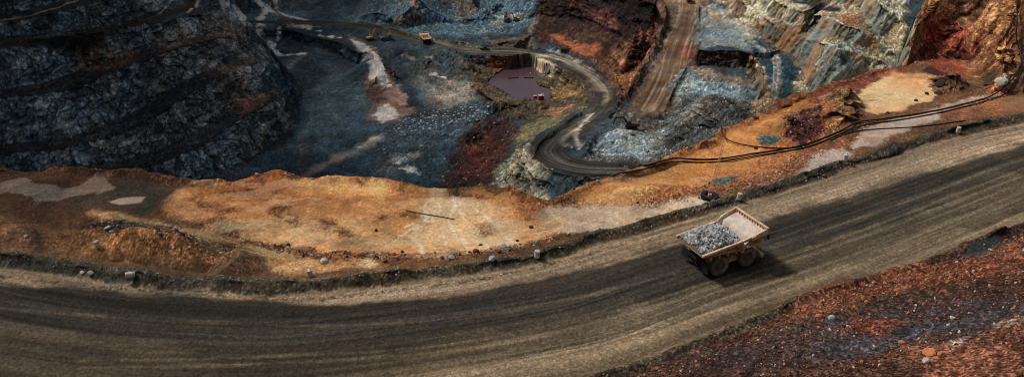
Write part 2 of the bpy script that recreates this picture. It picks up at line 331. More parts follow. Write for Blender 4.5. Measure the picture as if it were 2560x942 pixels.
# ------------------------------------------------------------------ adaptive rows -> mesh vertices
NV = 1500
dz = np.diff(G, axis=1); dr = np.diff(RR)[None, :]; Rc = RR[None, 1:]
hh = np.hypot(Rc, CH-G[:, 1:]); sn_ = np.clip((CH-G[:, 1:])/hh, .25, 1)
ds = np.sqrt((dr*sn_)**2+(dz*.9)**2)/hh
ds = np.minimum(ds, 0.02)
tn_ = (G[:, 1:]-CH)/Rc; hid = tn_ < np.maximum.accumulate(tn_, axis=1)-1e-4
ds = ds*np.where(hid, .22, 1)*np.where(Rc < 56, .35, 1)*np.where(Rc > 720, .5, 1)
# smooth the row density between neighbouring columns so that rows stay continuous
cum = np.concatenate([np.zeros((NA, 1)), np.cumsum(ds, axis=1)], 1)
cum /= cum[:, -1:]
k = np.ones(9)/9
pad = np.pad(cum, ((4, 4), (0, 0)), 'edge')
cum = sum(pad[i:i+NA] for i in range(9))/9
RI = np.empty((NA, NV)); ZI = np.empty((NA, NV))
tt_ = np.linspace(0, 1, NV)
for i in range(NA):
    RI[i] = np.interp(tt_, cum[i], RR); ZI[i] = np.interp(RI[i], RR, G[i])
gx = np.gradient(G, axis=1)/np.gradient(RR)[None, :]
ga = np.gradient(G, axis=0)/((AZ[1]-AZ[0])*RR[None, :])
SR = np.empty((NA, NV), np.float32); SA = SR.copy()
for i in range(NA):
    SR[i] = np.interp(RI[i], RR, gx[i]); SA[i] = np.interp(RI[i], RR, ga[i])
sa_, ca_ = np.sin(AZ)[:, None], np.cos(AZ)[:, None]
X = (sa_*RI).astype(np.float32); Y = (ca_*RI).astype(np.float32); Zt = ZI.astype(np.float32)
NX = -(SR*sa_+SA*ca_); NY = -(SR*ca_-SA*sa_)            # downhill direction
sl = np.hypot(NX, NY); NX = NX/(sl+1e-6); NY = NY/(sl+1e-6)
STEEP = sstep(0.45, 1.0, sl).astype(np.float32)

# ------------------------------------------------------------------ ground colours (albedo) by zone, in plan
NVT = NA*NV
Xf, Yf, Zf = X.ravel(), Y.ravel(), Zt.ravel()
C = np.empty((NVT, 3), np.float32); C[:] = s2l((47, 60, 68))
RUB = np.full(NVT, 0.55, np.float32)      # how stony / contrasty
STR = np.zeros(NVT, np.float32)           # streaky silt
def zone(pts, col, fe=1.5, na=1.5, ns=6.0, op=1.0, rub=None, strk=None, z=None, steep=None, seed=1):
    pl = [W(a, b, z) for a, b in pts] if z is not None else rcl(pts)
    P = np.array([(p[0], p[1]) for p in pl]); lo = P.min(0)-na-fe-1; hi = P.max(0)+na+fe+1
    m = np.flatnonzero((Xf > lo[0]) & (Xf < hi[0]) & (Yf > lo[1]) & (Yf < hi[1]))
    if not len(m): return
    x = Xf[m]; y = Yf[m]; ins = np.zeros(len(m), bool); dd = np.full(len(m), 1e9, np.float32)
    n = len(P)
    for i in range(n):
        a = P[i]; b = P[(i+1) % n]; ex, ey = b-a
        c = (a[1] > y) != (b[1] > y)
        with np.errstate(divide='ignore', invalid='ignore'):
            ins ^= c & (x < (b[0]-a[0])*(y-a[1])/(b[1]-a[1]+1e-12)+a[0])
        t = np.clip(((x-a[0])*ex+(y-a[1])*ey)/(ex*ex+ey*ey+1e-9), 0, 1)
        dd = np.minimum(dd, np.hypot(x-a[0]-t*ex, y-a[1]-t*ey))
    sd_ = np.where(ins, dd, -dd)+na*fb2(x, y, ns, 4, seed*7+3)
    k = sstep(-fe, fe, sd_)*op
    if steep is not None: k = k*(STEEP.ravel()[m] if steep else 1-STEEP.ravel()[m])
    kk = k[:, None]
    C[m] = C[m]*(1-kk)+s2l(col)*kk
    if rub is not None: RUB[m] = RUB[m]*(1-k)+rub*k
    if strk is not None: STR[m] = STR[m]*(1-k)+strk*k
def stroke(pts, col, wpx, fe=0.5, na=0.3, ns=3.0, op=1.0, rub=None, strk=None, z=None, seed=1, z3=None):
    pl = z3 if z3 is not None else ([W(a, b, z) for a, b in pts] if z is not None else rcl(pts))
    pl = catmull(pl, 5)
    P = np.array([(p[0], p[1]) for p in pl]); dist = math.hypot(*P.mean(0)); wd = wpx*math.hypot(dist, CH+40)/FPX/2
    lo = P.min(0)-wd*1.5-na-fe; hi = P.max(0)+wd*1.5+na+fe
    m = np.flatnonzero((Xf > lo[0]) & (Xf < hi[0]) & (Yf > lo[1]) & (Yf < hi[1]))
    if not len(m): return
    d, sg, u, zz = pdist(Xf[m], Yf[m], pl); sd_ = wd-d+na*fb2(Xf[m], Yf[m], ns, 4, seed*7+3)
    k = sstep(-fe, fe, sd_)*op; kk = k[:, None]
    C[m] = C[m]*(1-kk)+s2l(col)*kk
    if rub is not None: RUB[m] = RUB[m]*(1-k)+rub*k
    if strk is not None: STR[m] = STR[m]*(1-k)+strk*k

# --- left mountain
zone([(-500, -200), (560, -60), (600, 60), (690, 160), (745, 230), (745, 320), (600, 430), (480, 470), (-500, 490)], (36, 42, 48), 3, 4, 10, rub=0.8)
zone([(-500, -200), (560, -60), (600, 60), (690, 160), (745, 230), (745, 320), (600, 430), (480, 470), (-500, 490)], (116, 128, 134), 3, 4, 10, rub=1.0, steep=True, op=.9)
zone([(-500, -200), (560, -60), (600, 60), (690, 160), (745, 230), (745, 320), (600, 430), (480, 470), (-500, 490)], (62, 62, 60), 3, 4, 10, rub=1.1, steep=False, op=.45)
zone([(150, 140), (330, 125), (360, 160), (200, 190)], (120, 84, 60), 3, 6, 8, op=.6); zone([(300, 100), (480, 40), (600, 60), (640, 140), (560, 180), (420, 130)], (88, 72, 58), 3, 6, 8, op=.55)
zone([(560, 165), (600, 160), (660, 240), (560, 270), (540, 250)], (120, 92, 70), 3, 5, 6, op=.45); zone([(590, 250), (660, 235), (665, 265), (600, 285)], (140, 100, 84), 2, 3, 3, op=.7)
zone([(400, 260), (480, 240), (520, 330), (430, 400), (280, 410), (270, 330)], (110, 112, 100), 4, 8, 10, op=.38, steep=True)
stroke([(0, 104), (200, 85), (361, 58), (430, 36), (478, 8), (500, -30)], (58, 54, 48), 34, 1.5, .5, rub=.12, strk=1)
stroke([(-60, 66), (10, 53), (100, 32), (180, 8), (230, -10)], (170, 150, 130), 7, .8, .4, rub=.1)
stroke([(470, 32), (492, 14), (500, -10)], (175, 165, 155), 8, .6, .3, op=.8); stroke([(350, 50), (395, 36), (420, 10)], (150, 140, 130), 6, .6, .4, op=.7); stroke([(90, 92), (200, 80), (330, 55)], (120, 110, 100), 4, .8, .4, op=.5)
# --- pit floor and lower ground
zone([(640, 130), (900, 130), (1000, 300), (1150, 300), (1160, 470), (480, 470), (620, 420), (760, 320)], (56, 78, 90), 3, 5, 14, rub=.6)
zone([(820, 160), (900, 180), (940, 320), (820, 330), (720, 300)], (84, 102, 112), 6, 8, 16, op=.5)
zone([(600, 0), (700, -30), (900, -30), (950, 60), (700, 45), (610, 45)], (80, 98, 110), 3, 3, 8, rub=.5)
stroke([(700, -30), (688, 20), (655, 42), (600, 50)], (235, 232, 228), 16, 1.5, 2, 5, op=.95); stroke([(640, 0), (665, 20), (700, 35), (765, 50)], (235, 230, 225), 11, 1.2, 1.5, 5, op=.9); stroke([(676, -10), (690, 30), (722, 50)], (100, 88, 76), 9, 1, .5, op=.9)
stroke([(612, 66), (700, 68), (760, 70), (800, 78)], (190, 188, 184), 6, 1, 2, 5, op=.85); stroke([(800, 90), (850, 95)], (205, 200, 195), 9, 1, 2, 5, op=.9); stroke([(720, 64), (800, 68)], (190, 188, 184), 4, 1, 2, 5, op=.6)
zone([(645, 84), (765, 136), (690, 140)], (105, 103, 98), 2, 2, 6, rub=.3); stroke([(648, 86), (672, 108), (690, 132), (760, 136)], (200, 196, 188), 9, 1.2, 1.5, 4, op=.9)
zone([(870, 90), (905, 100), (940, 130), (985, 185), (1000, 240), (1032, 282), (1000, 306), (940, 306), (915, 296), (940, 262), (905, 215), (910, 190), (925, 170), (900, 130)], (118, 92, 84), 2, 3, 5, rub=.4, strk=.6)
zone([(880, 100), (912, 112), (948, 140), (962, 180), (925, 190), (925, 160), (900, 125)], (200, 195, 190), 1.2, 2, 4, strk=.8)
zone([(930, 176), (962, 176), (970, 190), (985, 215), (960, 220), (925, 200)], (208, 200, 192), 1.2, 2, 4, strk=.8); zone([(960, 262), (985, 262), (1000, 290), (960, 304), (930, 290)], (196, 186, 178), 1.5, 2.5, 4, strk=.8); zone([(990, 210), (1010, 232), (1025, 262), (1000, 262)], (190, 150, 135), 1.5, 2, 4, op=.6)
zone([(940, 200), (975, 210), (955, 262), (915, 250), (915, 215)], (66, 44, 38), 2, 3, 5, op=.8, rub=.8)
zone([(985, 120), (1010, 110), (1020, 190), (1060, 270), (1030, 270), (990, 200)], (30, 40, 50), 2, 3, 6, op=.85, rub=.7)
zone([(1030, 150), (1180, 140), (1200, 230), (1160, 270), (1060, 260), (1020, 200)], (78, 80, 78), 5, 7, 12, op=.75, rub=.6); zone([(1080, 220), (1190, 200), (1190, 250), (1100, 270)], (128, 118, 104), 5, 6, 9, op=.55); zone([(1085, 145), (1140, 140), (1150, 175), (1095, 185)], (58, 72, 84), 3, 4, 6, op=.8)
stroke([(1010, 135), (1080, 150)], (165, 160, 150), 5, 1.5, 2.5, 4, op=.6); stroke([(1080, 186), (1110, 194)], (190, 180, 170), 6, 1, 2, 3, op=.8)
stroke([(760, 442), (840, 398), (900, 372), (945, 345)], (160, 152, 142), 26, 3, 2, 6, op=.85, rub=.35, strk=1); stroke([(900, 368), (925, 352), (945, 342)], (205, 200, 190), 8, 1.5, 1.5, op=.8); stroke([(765, 436), (800, 418)], (150, 145, 138), 10, 2, 1.5, op=.5)
stroke([(925, 460), (960, 420), (1000, 400), (1030, 385)], (95, 90, 86), 26, 4, 5, 7, op=.7); zone([(1000, 412), (1035, 410), (1042, 432), (1012, 436)], (216, 212, 204), 1.5, 3, 4, op=.85); zone([(990, 380), (1060, 372), (1050, 400), (1000, 405)], (170, 168, 164), 4, 6, 6, op=.6)
zone([(1000, 300), (1240, 275), (1160, 330), (1080, 380), (960, 400), (950, 330)], (60, 76, 88), 3, 4, 8, op=.7, rub=1.0)
stroke([(752, 340), (756, 400), (762, 440)], (110, 84, 62), 9, 2, 2, op=.45)
# --- back of the pit
zone([(900, -60), (1350, -60), (1350, 60), (1210, 90), (1090, 90), (1010, 70), (930, 50)], (70, 92, 104), 4, 5, 10, rub=.9)
stroke([(1010, -10), (1045, 25), (1060, 40), (1010, 55), (975, 65)], (92, 84, 76), 12, 1.5, 1, op=.9, rub=.2); stroke([(1020, 5), (1040, 28), (980, 60)], (150, 142, 132), 3, 1, .5, op=.7)
stroke([(1120, 5), (1150, 30), (1160, 60)], (120, 104, 82), 9, 2, 2.5, 6, op=.8); zone([(1130, 0), (1200, 5), (1180, 35), (1140, 25)], (124, 104, 74), 4, 5, 8, op=.65); zone([(1225, 33), (1300, 32), (1290, 44), (1255, 46)], (160, 152, 146), 2, 3, 4, op=.8); zone([(1220, 45), (1275, 50), (1260, 66), (1225, 62)], (100, 96, 84), 2, 4, 6, op=.6)
stroke([(1215, 96), (1260, 100), (1320, 92)], (150, 104, 70), 9, 1.5, 2, 5, op=.85); zone([(1210, 100), (1330, 90), (1360, 120), (1230, 122)], (108, 90, 66), 3, 4, 6, op=.6, rub=.7); stroke([(1325, 88), (1332, 66), (1345, 50)], (120, 104, 88), 12, 1.5, 1.5, op=.85)
# --- surroundings of the pond
zone([(1150, 140), (1460, 155), (1500, 215), (1490, 285), (1400, 300), (1280, 300), (1190, 240)], (72, 62, 48), 3, 4, 7, rub=.95)
zone([(1190, 155), (1330, 150), (1420, 160), (1440, 185), (1330, 175), (1230, 178)], (112, 62, 38), 2, 3, 6, op=.8); zone([(1325, 163), (1395, 164), (1380, 184), (1350, 182)], (196, 172, 142), 1.2, 2, 4, op=.95, rub=.1)
zone([(1370, 215), (1440, 200), (1450, 235), (1390, 250)], (150, 112, 62), 2, 4, 5, op=.75); zone([(1385, 188), (1420, 185), (1415, 205), (1385, 205)], (110, 96, 62), 2, 3, 4, op=.7)
zone([(1290, 330), (1360, 290), (1420, 285), (1380, 320), (1310, 350), (1285, 345)], (112, 102, 68), 2, 3, 5, op=.7, rub=.6); zone([(1280, 345), (1310, 335), (1320, 350), (1290, 365)], (124, 114, 70), 1.5, 2, 4, op=.6); zone([(1380, 270), (1430, 262), (1400, 290), (1370, 285)], (170, 122, 70), 1.5, 3, 4, op=.5)
zone([(1190, 310), (1280, 290), (1300, 330), (1255, 400), (1250, 470), (1100, 470), (1130, 390)], (58, 36, 32), 3, 4, 7, op=.9, rub=.9); zone([(1160, 360), (1230, 340), (1250, 380), (1210, 450), (1150, 440)], (98, 46, 32), 4, 5, 6, op=.6)
zone([(1300, 360), (1345, 380), (1370, 425), (1500, 455), (1430, 500), (1250, 480), (1240, 420)], (128, 122, 104), 2, 3, 5, rub=1.1)
# --- maroon wall, ramp side
zone([(1330, -80), (1700, -80), (1665, 80), (1610, 200), (1545, 290), (1530, 220), (1470, 150), (1340, 110), (1340, 50)], (62, 42, 34), 3, 4, 8, rub=1.0)
zone([(1380, -80), (1650, -80), (1650, 70), (1610, 120), (1540, 95), (1480, 60), (1380, 20)], (40, 28, 34), 2, 4, 8, op=.92, rub=1.0)
stroke([(1385, 0), (1450, 10), (1520, 45), (1570, 75)], (110, 62, 50), 8, 2, 2.5, op=.6)
zone([(1370, 85), (1400, 85), (1460, 115), (1500, 120), (1480, 140), (1410, 115)], (168, 92, 50), 2, 3.5, 6, op=.9, rub=.4); zone([(1480, 130), (1540, 120), (1580, 160), (1560, 240), (1530, 200)], (124, 78, 46), 3, 4, 6, op=.7)
stroke([(1648, 70), (1625, 80), (1600, 96)], (176, 116, 76), 6, 1.5, 1, op=.8); zone([(1640, 50), (1650, 100), (1610, 170), (1580, 220), (1570, 180), (1610, 120)], (150, 92, 60), 2, 4, 6, op=.55)
zone([(1650, -80), (1800, -80), (1760, 40), (1750, 90), (1745, 180), (1690, 290), (1560, 300), (1600, 190), (1645, 90)], (108, 84, 68), 2, 1, 6, rub=.5)
zone([(1703, -90), (1705, 0), (1690, 75), (1665, 130), (1645, 172), (1612, 225), (1585, 282), (1640, 290), (1668, 272), (1690, 210), (1708, 172), (1725, 145), (1738, 85), (1752, 0), (1756, -90)], (112, 88, 68), .8, .5, 4, rub=.08, strk=.2)
stroke([(1722, 0), (1716, 40), (1712, 80)], (120, 86, 64), 7, 1, .6, op=.7); stroke([(1703, 10), (1690, 80), (1650, 160), (1600, 250)], (122, 104, 78), 8, 1.2, 1, op=.5)
stroke([(1700, 0), (1694, 50), (1660, 110), (1620, 175)], (170, 158, 142), 4, .8, .5, op=.55)
# --- excavation and piles under the ramp
zone([(1460, 400), (1490, 340), (1560, 290), (1640, 290), (1700, 260), (1750, 230), (1900, 245), (1930, 300), (1700, 420), (1560, 450)], (74, 76, 74), 3, 4, 7, rub=1.1)
zone([(1490, 350), (1550, 320), (1640, 320), (1660, 350), (1610, 400), (1500, 390)], (134, 146, 150), 3, 4, 7, op=.75, rub=.7); zone([(1560, 300), (1620, 290), (1680, 300), (1640, 330), (1570, 330)], (66, 56, 50), 3, 3, 5, op=.7)
zone([(1700, 170), (1760, 175), (1900, 200), (1890, 245), (1740, 235), (1680, 260), (1680, 210)], (104, 122, 128), 3, 4, 6, op=.85, rub=1.0)
zone([(1745, 165), (1890, 170), (1895, 195), (1760, 195), (1720, 180)], (122, 104, 88), 3, 3, 6, op=.8)
zone([(1735, 160), (1740, 115), (1885, 125), (1900, 175)], (66, 54, 46), 1.5, 2, 5, op=.9, rub=1.1, steep=True); zone([(1700, 110), (1745, 105), (1740, 160), (1700, 150)], (118, 62, 42), 2, 3, 5, op=.7)
zone([(1750, 10), (1810, 20), (1870, 60), (1900, 90), (1885, 132), (1745, 124), (1740, 70)], (112, 124, 124), 2, 3, 6, rub=.6); zone([(1750, 5), (1800, 20), (1840, 50), (1760, 60)], (130, 118, 96), 2, 4, 6, op=.7)
zone([(1870, 90), (1930, 110), (1990, 140), (2030, 220), (1990, 260), (1950, 290), (1925, 240), (1890, 150)], (40, 62, 74), 2, 3, 6, rub=.85)
stroke([(1765, 28), (1820, 50), (1862, 72), (1885, 110), (1915, 140), (1945, 190), (1975, 245)], (150, 146, 132), 16, 1.2, 1.2, 4, op=.65, strk=.5); stroke([(1765, 28), (1820, 50), (1860, 70)], (160, 130, 100), 12, 1.2, 1.2, 4, op=.7)
stroke([(1895, 120), (1935, 170), (1968, 245)], (150, 155, 155), 3, .3, .2, op=.8); stroke([(1905, 118), (1945, 170), (1980, 240)], (150, 155, 155), 3, .3, .2, op=.8)
zone([(1885, 130), (1915, 190), (1935, 250), (1945, 300), (1915, 280), (1890, 200), (1870, 175)], (150, 128, 96), 1.5, 2.5, 5, rub=1.2, op=.9)
# --- stepped wall at the back right
zone([(1790, -200), (2300, -200), (2300, 60), (2262, 170), (2080, 290), (2010, 260), (2000, 150), (1925, 108), (1860, 56), (1790, 0)], (150, 142, 116), 2, 3, 8, rub=1.15)
zone([(1860, 60), (1940, 50), (2000, 85), (2010, 150), (1930, 118)], (96, 74, 58), 1.5, 3, 5, op=.8); zone([(1790, -10), (1860, 0), (1870, 30), (1830, 40)], (92, 60, 52), 2, 4, 5, op=.75)
zone([(1930, 40), (2010, 70), (2060, 90), (2010, 80), (1960, 60)], (116, 106, 88), 1, 2, 4, op=.8, rub=.6); zone([(2050, 110), (2150, 120), (2130, 220), (2060, 260), (2020, 220), (2010, 160)], (110, 124, 122), 3, 7, 6, op=.65)
zone([(2050, 35), (2160, 30), (2200, 100), (2240, 150), (2190, 150), (2140, 70), (2060, 40)], (140, 122, 92), 2, 4, 6, op=.85, rub=.8, steep=False); zone([(2090, 40), (2160, 40), (2150, 60), (2110, 62)], (165, 92, 58), 1.5, 4, 5, op=.7)
stroke([(1990, -15), (2030, 8), (2065, 20), (2088, 26)], (52, 48, 48), 26, 1.5, .5, rub=.15, strk=1); stroke([(2110, -20), (2150, 10)], (110, 88, 72), 16, 1.5, 1, op=.9)
# --- far road and bends
stroke(None, (66, 60, 50), 30, 1.2, .6, 5, rub=.12, strk=1, z3=rfw[:7]); stroke(None, (66, 60, 50), 44, 1.2, .6, 5, rub=.12, strk=1, z3=rfw[5:11]); stroke(None, (58, 55, 50), 60, 1.2, .8, 5, rub=.12, strk=1, z3=rfw[9:16]); stroke(None, (50, 48, 45), 100, 1.5, .8, 6, rub=.12, strk=1, z3=rfw[14:])
stroke([(1350, 138), (1400, 146), (1445, 166), (1480, 196), (1505, 225)], (134, 124, 108), 26, 2.5, 2.0, 5, op=.75, strk=1); stroke([(1370, 125), (1410, 138), (1450, 158)], (160, 152, 140), 5, 1, 1.2, op=.7); stroke([(1510, 215), (1522, 240), (1505, 262)], (146, 134, 118), 14, 1.8, 1.5, op=.75); stroke([(1480, 285), (1455, 310), (1440, 340), (1450, 370)], (160, 152, 140), 9, 1.4, 1.2, op=.8); stroke([(1440, 320), (1410, 350), (1415, 365)], (128, 118, 104), 14, 1.5, 1.5, op=.6)
stroke([(1150, 108), (1200, 118), (1235, 120)], (128, 108, 90), 5, 1, 1.5, op=.7); stroke([(1240, 130), (1300, 125), (1330, 130)], (98, 86, 66), 8, 1, 1.5, op=.5)
stroke([(1075, 98), (1150, 122), (1250, 128)], (112, 104, 88), 4, .8, .6, op=.5)

# --- foreground: benches of orange silt
FG = [(-700, 405)]+[(a, b) for a, b in crest0]+[(2280, 140), (2330, 60), (2340, -100), (3000, -300)]
pf = [W(a, b, -2.2) for a, b in crest0]
crest_az = np.array([math.atan2(p[0], p[1]) for p in pf]); crest_d = np.array([math.hypot(p[0], p[1]) for p in pf])
azf = np.arctan2(Xf, Yf); rf = np.hypot(Xf, Yf)
cd_ = np.interp(azf, crest_az, crest_d); cd_ = np.where(azf > crest_az[-1], np.where(azf > crest_az[-1]+.02, 400, 240), cd_)
near = rf < cd_+2.5
dust = sstep(-2, 4, cd_-rf)
C[near] = s2l((104, 74, 48)); RUB[near] = .5
b_ = 'z=-2.2'
def fz(pts, col, **k): k.setdefault('z', -2.2); zone(pts, col, **k)
def fs(pts, col, wpx, **k): k.setdefault('z', -2.2); stroke(pts, col, wpx, **k)
fz([(-700, 400), (0, 420), (330, 430), (480, 455), (440, 520), (260, 560), (0, 560), (-700, 540)], (84, 58, 40), fe=1.5, na=2, rub=.35)
fz([(300, 440), (440, 455), (430, 520), (300, 530), (200, 500), (280, 470)], (62, 58, 48), fe=2, na=3, op=.7)
fz([(0, 460), (70, 460), (150, 480), (240, 440), (290, 440), (270, 470), (190, 480), (90, 505), (30, 490), (-80, 500), (-80, 465)], (140, 122, 106), fe=.3, na=1.7, ns=4, rub=.2, op=.85); fz([(275, 505), (300, 495), (360, 492), (350, 505), (300, 512)], (170, 150, 128), fe=.3, na=.4, rub=.05); fz([(300, 428), (335, 426), (330, 434), (305, 436)], (120, 125, 120), fe=.3, na=.3)
fz([(440, 470), (560, 446), (650, 432), (720, 428), (880, 445), (1100, 476), (1260, 475), (1370, 500), (1400, 560), (1350, 600), (1250, 640), (1000, 645), (850, 640), (700, 610), (580, 580), (420, 530), (400, 500)], (216, 148, 80), fe=1.5, na=2, ns=7, rub=.22, strk=.6)
fz([(480, 455), (560, 446), (700, 426), (800, 445), (760, 480), (600, 510), (450, 510)], (172, 92, 38), fe=3, na=4, ns=8, op=.75, rub=.35)
fz([(800, 450), (1000, 465), (960, 500), (820, 480), (760, 460)], (240, 188, 112), fe=2.5, na=3, ns=6, op=.7)
fz([(560, 560), (700, 520), (800, 560), (950, 570), (1050, 600), (950, 636), (760, 610), (640, 590)], (236, 186, 120), fe=3, na=3, ns=8, op=.75)
fz([(800, 600), (900, 590), (960, 610), (860, 616)], (150, 128, 104), fe=2, na=2, ns=4, op=.7)
fz([(1060, 480), (1110, 478), (1200, 510), (1260, 560), (1280, 600), (1230, 620), (1100, 640), (1000, 620), (1040, 570), (1050, 520)], (242, 200, 144), fe=2, na=2.5, ns=5, op=.85, rub=.1, strk=.8)
for l, w_ in (([(1075, 500), (1045, 540), (1010, 560)], 4), ([(1100, 500), (1098, 540), (1110, 580), (1120, 630)], 4), ([(1145, 520), (1175, 560), (1190, 600)], 4), ([(1092, 482), (1062, 510), (1066, 545), (1030, 575), (1048, 600), (1058, 634)], 9), ([(1130, 482), (1138, 510), (1122, 548), (1150, 570), (1162, 600), (1166, 622)], 8), ([(1138, 500), (1190, 520), (1225, 545), (1262, 580), (1290, 610)], 6), ([(1122, 548), (1136, 575), (1150, 590)], 14), ([(1062, 545), (1000, 580), (960, 610)], 5), ([(1090, 490), (1080, 540), (1078, 580)], 4), ([(1160, 560), (1200, 590), (1226, 620)], 4), ([(1225, 545), (1290, 570), (1340, 560)], 3)):
    fs(l, (250, 228, 196), w_*.62, fe=.2, na=.3, ns=1.8, op=.8)
for l, w_ in (([(680, 520), (740, 535), (800, 545), (860, 570), (880, 580)], 13), ([(700, 540), (780, 560), (850, 575)], 7), ([(960, 540), (1010, 530), (1040, 540)], 14), ([(1185, 570), (1215, 565)], 20), ([(870, 505), (900, 500)], 10), ([(990, 580), (1010, 582)], 8), ([(560, 480), (620, 478), (680, 490)], 8), ([(690, 515), (730, 520)], 14), ([(480, 500), (540, 520), (600, 525)], 8), ([(1110, 482), (1180, 490), (1260, 500), (1340, 520)], 8), ([(1300, 505), (1370, 530)], 12), ([(500, 560), (560, 545), (620, 560)], 10)):
    fs(l, (96, 52, 28), w_, fe=1.0, na=1.5, ns=3, op=.75, rub=.8)
fz([(530, 556), (570, 552), (620, 560), (620, 572), (560, 575)], (180, 160, 118), fe=.4, na=.6, op=.9)
fz([(230, 530), (330, 532), (440, 560), (560, 590), (700, 620), (800, 650), (740, 680), (640, 660), (500, 600), (380, 565), (260, 545)], (172, 136, 86), fe=.7, na=1.0, ns=4, rub=.25)
fz([(395, 562), (440, 562), (450, 572), (420, 576)], (200, 192, 182), fe=.25, na=.3, rub=.05)
fz([(150, 580), (230, 545), (340, 560), (450, 580), (560, 620), (640, 660), (560, 680), (300, 640), (180, 620)], (100, 70, 44), fe=1.2, na=2, ns=5, rub=1.0); fz([(210, 555), (300, 545), (440, 570), (430, 590), (300, 590), (220, 580)], (56, 44, 40), fe=1, na=2, ns=4, op=.85, rub=1.3)
fz([(150, 600), (260, 600), (420, 640), (640, 676), (640, 690), (300, 670), (150, 650)], (136, 90, 48), fe=1.2, na=1.5, op=.8); fz([(540, 600), (600, 610), (700, 650), (680, 660), (600, 640)], (74, 50, 42), fe=.8, na=1, op=.85, rub=.9)
fz([(440, 600), (540, 610), (560, 640), (460, 630)], (128, 108, 78), fe=1.2, na=2, op=.7)
fz([(0, 560), (60, 570), (110, 610), (90, 650), (-60, 640)], (118, 84, 58), fe=1.2, na=1, op=.8); fs([(60, 555), (90, 590), (100, 640)], (48, 38, 30), 16, fe=1, na=.8, op=.8)
fz([(640, 640), (800, 655), (900, 640), (1000, 650), (950, 680), (750, 690), (640, 672)], (190, 140, 84), fe=1, na=1.5, op=.85, rub=.35); fz([(880, 660), (925, 640), (960, 665), (920, 682)], (224, 192, 148), fe=.5, na=.8, op=.8)
for l, w_ in (([(640, 600), (700, 618), (780, 632), (880, 640), (980, 640), (1100, 634), (1230, 626), (1340, 610), (1440, 590)], 16), ([(560, 575), (640, 605), (700, 630)], 8), ([(1000, 650), (1100, 648), (1200, 636), (1300, 622)], 7), ([(700, 610), (800, 625), (930, 630), (1080, 640)], 7)):
    fs(l, (76, 46, 32), w_, fe=.6, na=1.2, ns=2, op=.85, rub=1.1)
# right half of the bench
fz([(1260, 470), (1370, 500), (1440, 478), (1640, 405), (1790, 345), (1900, 285), (2030, 228), (2140, 300), (2000, 420), (1800, 470), (1600, 530), (1400, 560), (1330, 540)], (158, 98, 48), fe=1.5, na=1.5, ns=5, rub=.5)
fz([(1440, 490), (1560, 450), (1690, 395), (1790, 352), (1900, 300), (2020, 240), (2030, 260), (1940, 320), (1900, 360), (1860, 420), (1760, 460), (1620, 480), (1560, 500), (1440, 500)], (180, 122, 54), fe=1, na=2, ns=5, op=.92, rub=.18, strk=.4)
fz([(1370, 520), (1500, 505), (1640, 500), (1760, 500), (1740, 545), (1560, 575), (1400, 590), (1340, 570)], (196, 170, 142), fe=1, na=1.5, ns=5, op=.9, rub=.18); fz([(1440, 500), (1560, 480), (1640, 480), (1560, 505)], (208, 158, 90), fe=.8, na=1, op=.8)
fz([(1360, 540), (1440, 528), (1400, 570), (1340, 590)], (210, 170, 120), fe=1, na=1, op=.8)
fz([(1560, 510), (1700, 470), (1850, 440), (1880, 470), (1760, 500), (1600, 540)], (104, 58, 38), fe=1, na=2.5, ns=4, op=.6, rub=1.2); fz([(1850, 440), (1960, 405), (2060, 370), (2160, 330), (2160, 360), (2030, 440), (1900, 480), (1860, 490)], (120, 78, 50), fe=1, na=2, ns=4, op=.8, rub=1.0)
fz([(2040, 400), (2110, 370), (2130, 395), (2060, 430), (1990, 445)], (176, 158, 146), fe=.6, na=1, op=.9, rub=.12)
fz([(1886, 350), (1910, 342), (1948, 346), (1940, 362), (1900, 366)], (62, 84, 88), fe=.35, na=.6, ns=2, rub=.8); fz([(1782, 452), (1800, 442), (1850, 440), (1835, 456), (1795, 460)], (50, 76, 82), fe=.35, na=.6, ns=2, rub=.8)
fz([(1960, 290), (2010, 270), (2060, 300), (2070, 350), (2000, 370), (1965, 340)], (70, 38, 34), fe=1, na=1.5, ns=3, rub=1.4); fz([(2060, 250), (2090, 230), (2140, 215), (2150, 240), (2110, 320), (2060, 340), (2080, 290)], (110, 82, 50), fe=.6, na=1.2, ns=3, rub=1.2)
fz([(2020, 235), (2100, 205), (2200, 178), (2260, 165), (2260, 185), (2150, 215), (2050, 260), (2020, 262)], (128, 60, 38), fe=1, na=1.5, ns=4, op=.8, rub=.6); fz([(2045, 245), (2110, 225), (2120, 240), (2060, 258)], (176, 140, 120), fe=.6, na=.8, op=.8)
fz([(2130, 280), (2150, 240), (2200, 200), (2260, 185), (2310, 188), (2320, 215), (2345, 245), (2320, 262), (2250, 280), (2190, 292), (2150, 285)], (222, 180, 122), fe=.5, na=.9, ns=4, rub=.06, strk=.9); fz([(2210, 195), (2240, 182), (2320, 190), (2310, 218), (2230, 214)], (214, 146, 86), fe=1.2, na=1.5, ns=5, op=.8)
fz([(2305, 180), (2330, 162), (2380, 160), (2410, 172), (2400, 188), (2340, 190)], (62, 36, 32), fe=.4, na=.5, rub=.4); fz([(2290, 150), (2400, 150), (2440, 190), (2420, 200), (2310, 162)], (150, 70, 42), fe=.8, na=1, op=.7)
fz([(2310, 205), (2400, 190), (2410, 215), (2370, 240), (2330, 235)], (84, 58, 42), fe=.8, na=1.2, ns=3, op=.85, rub=1.2)
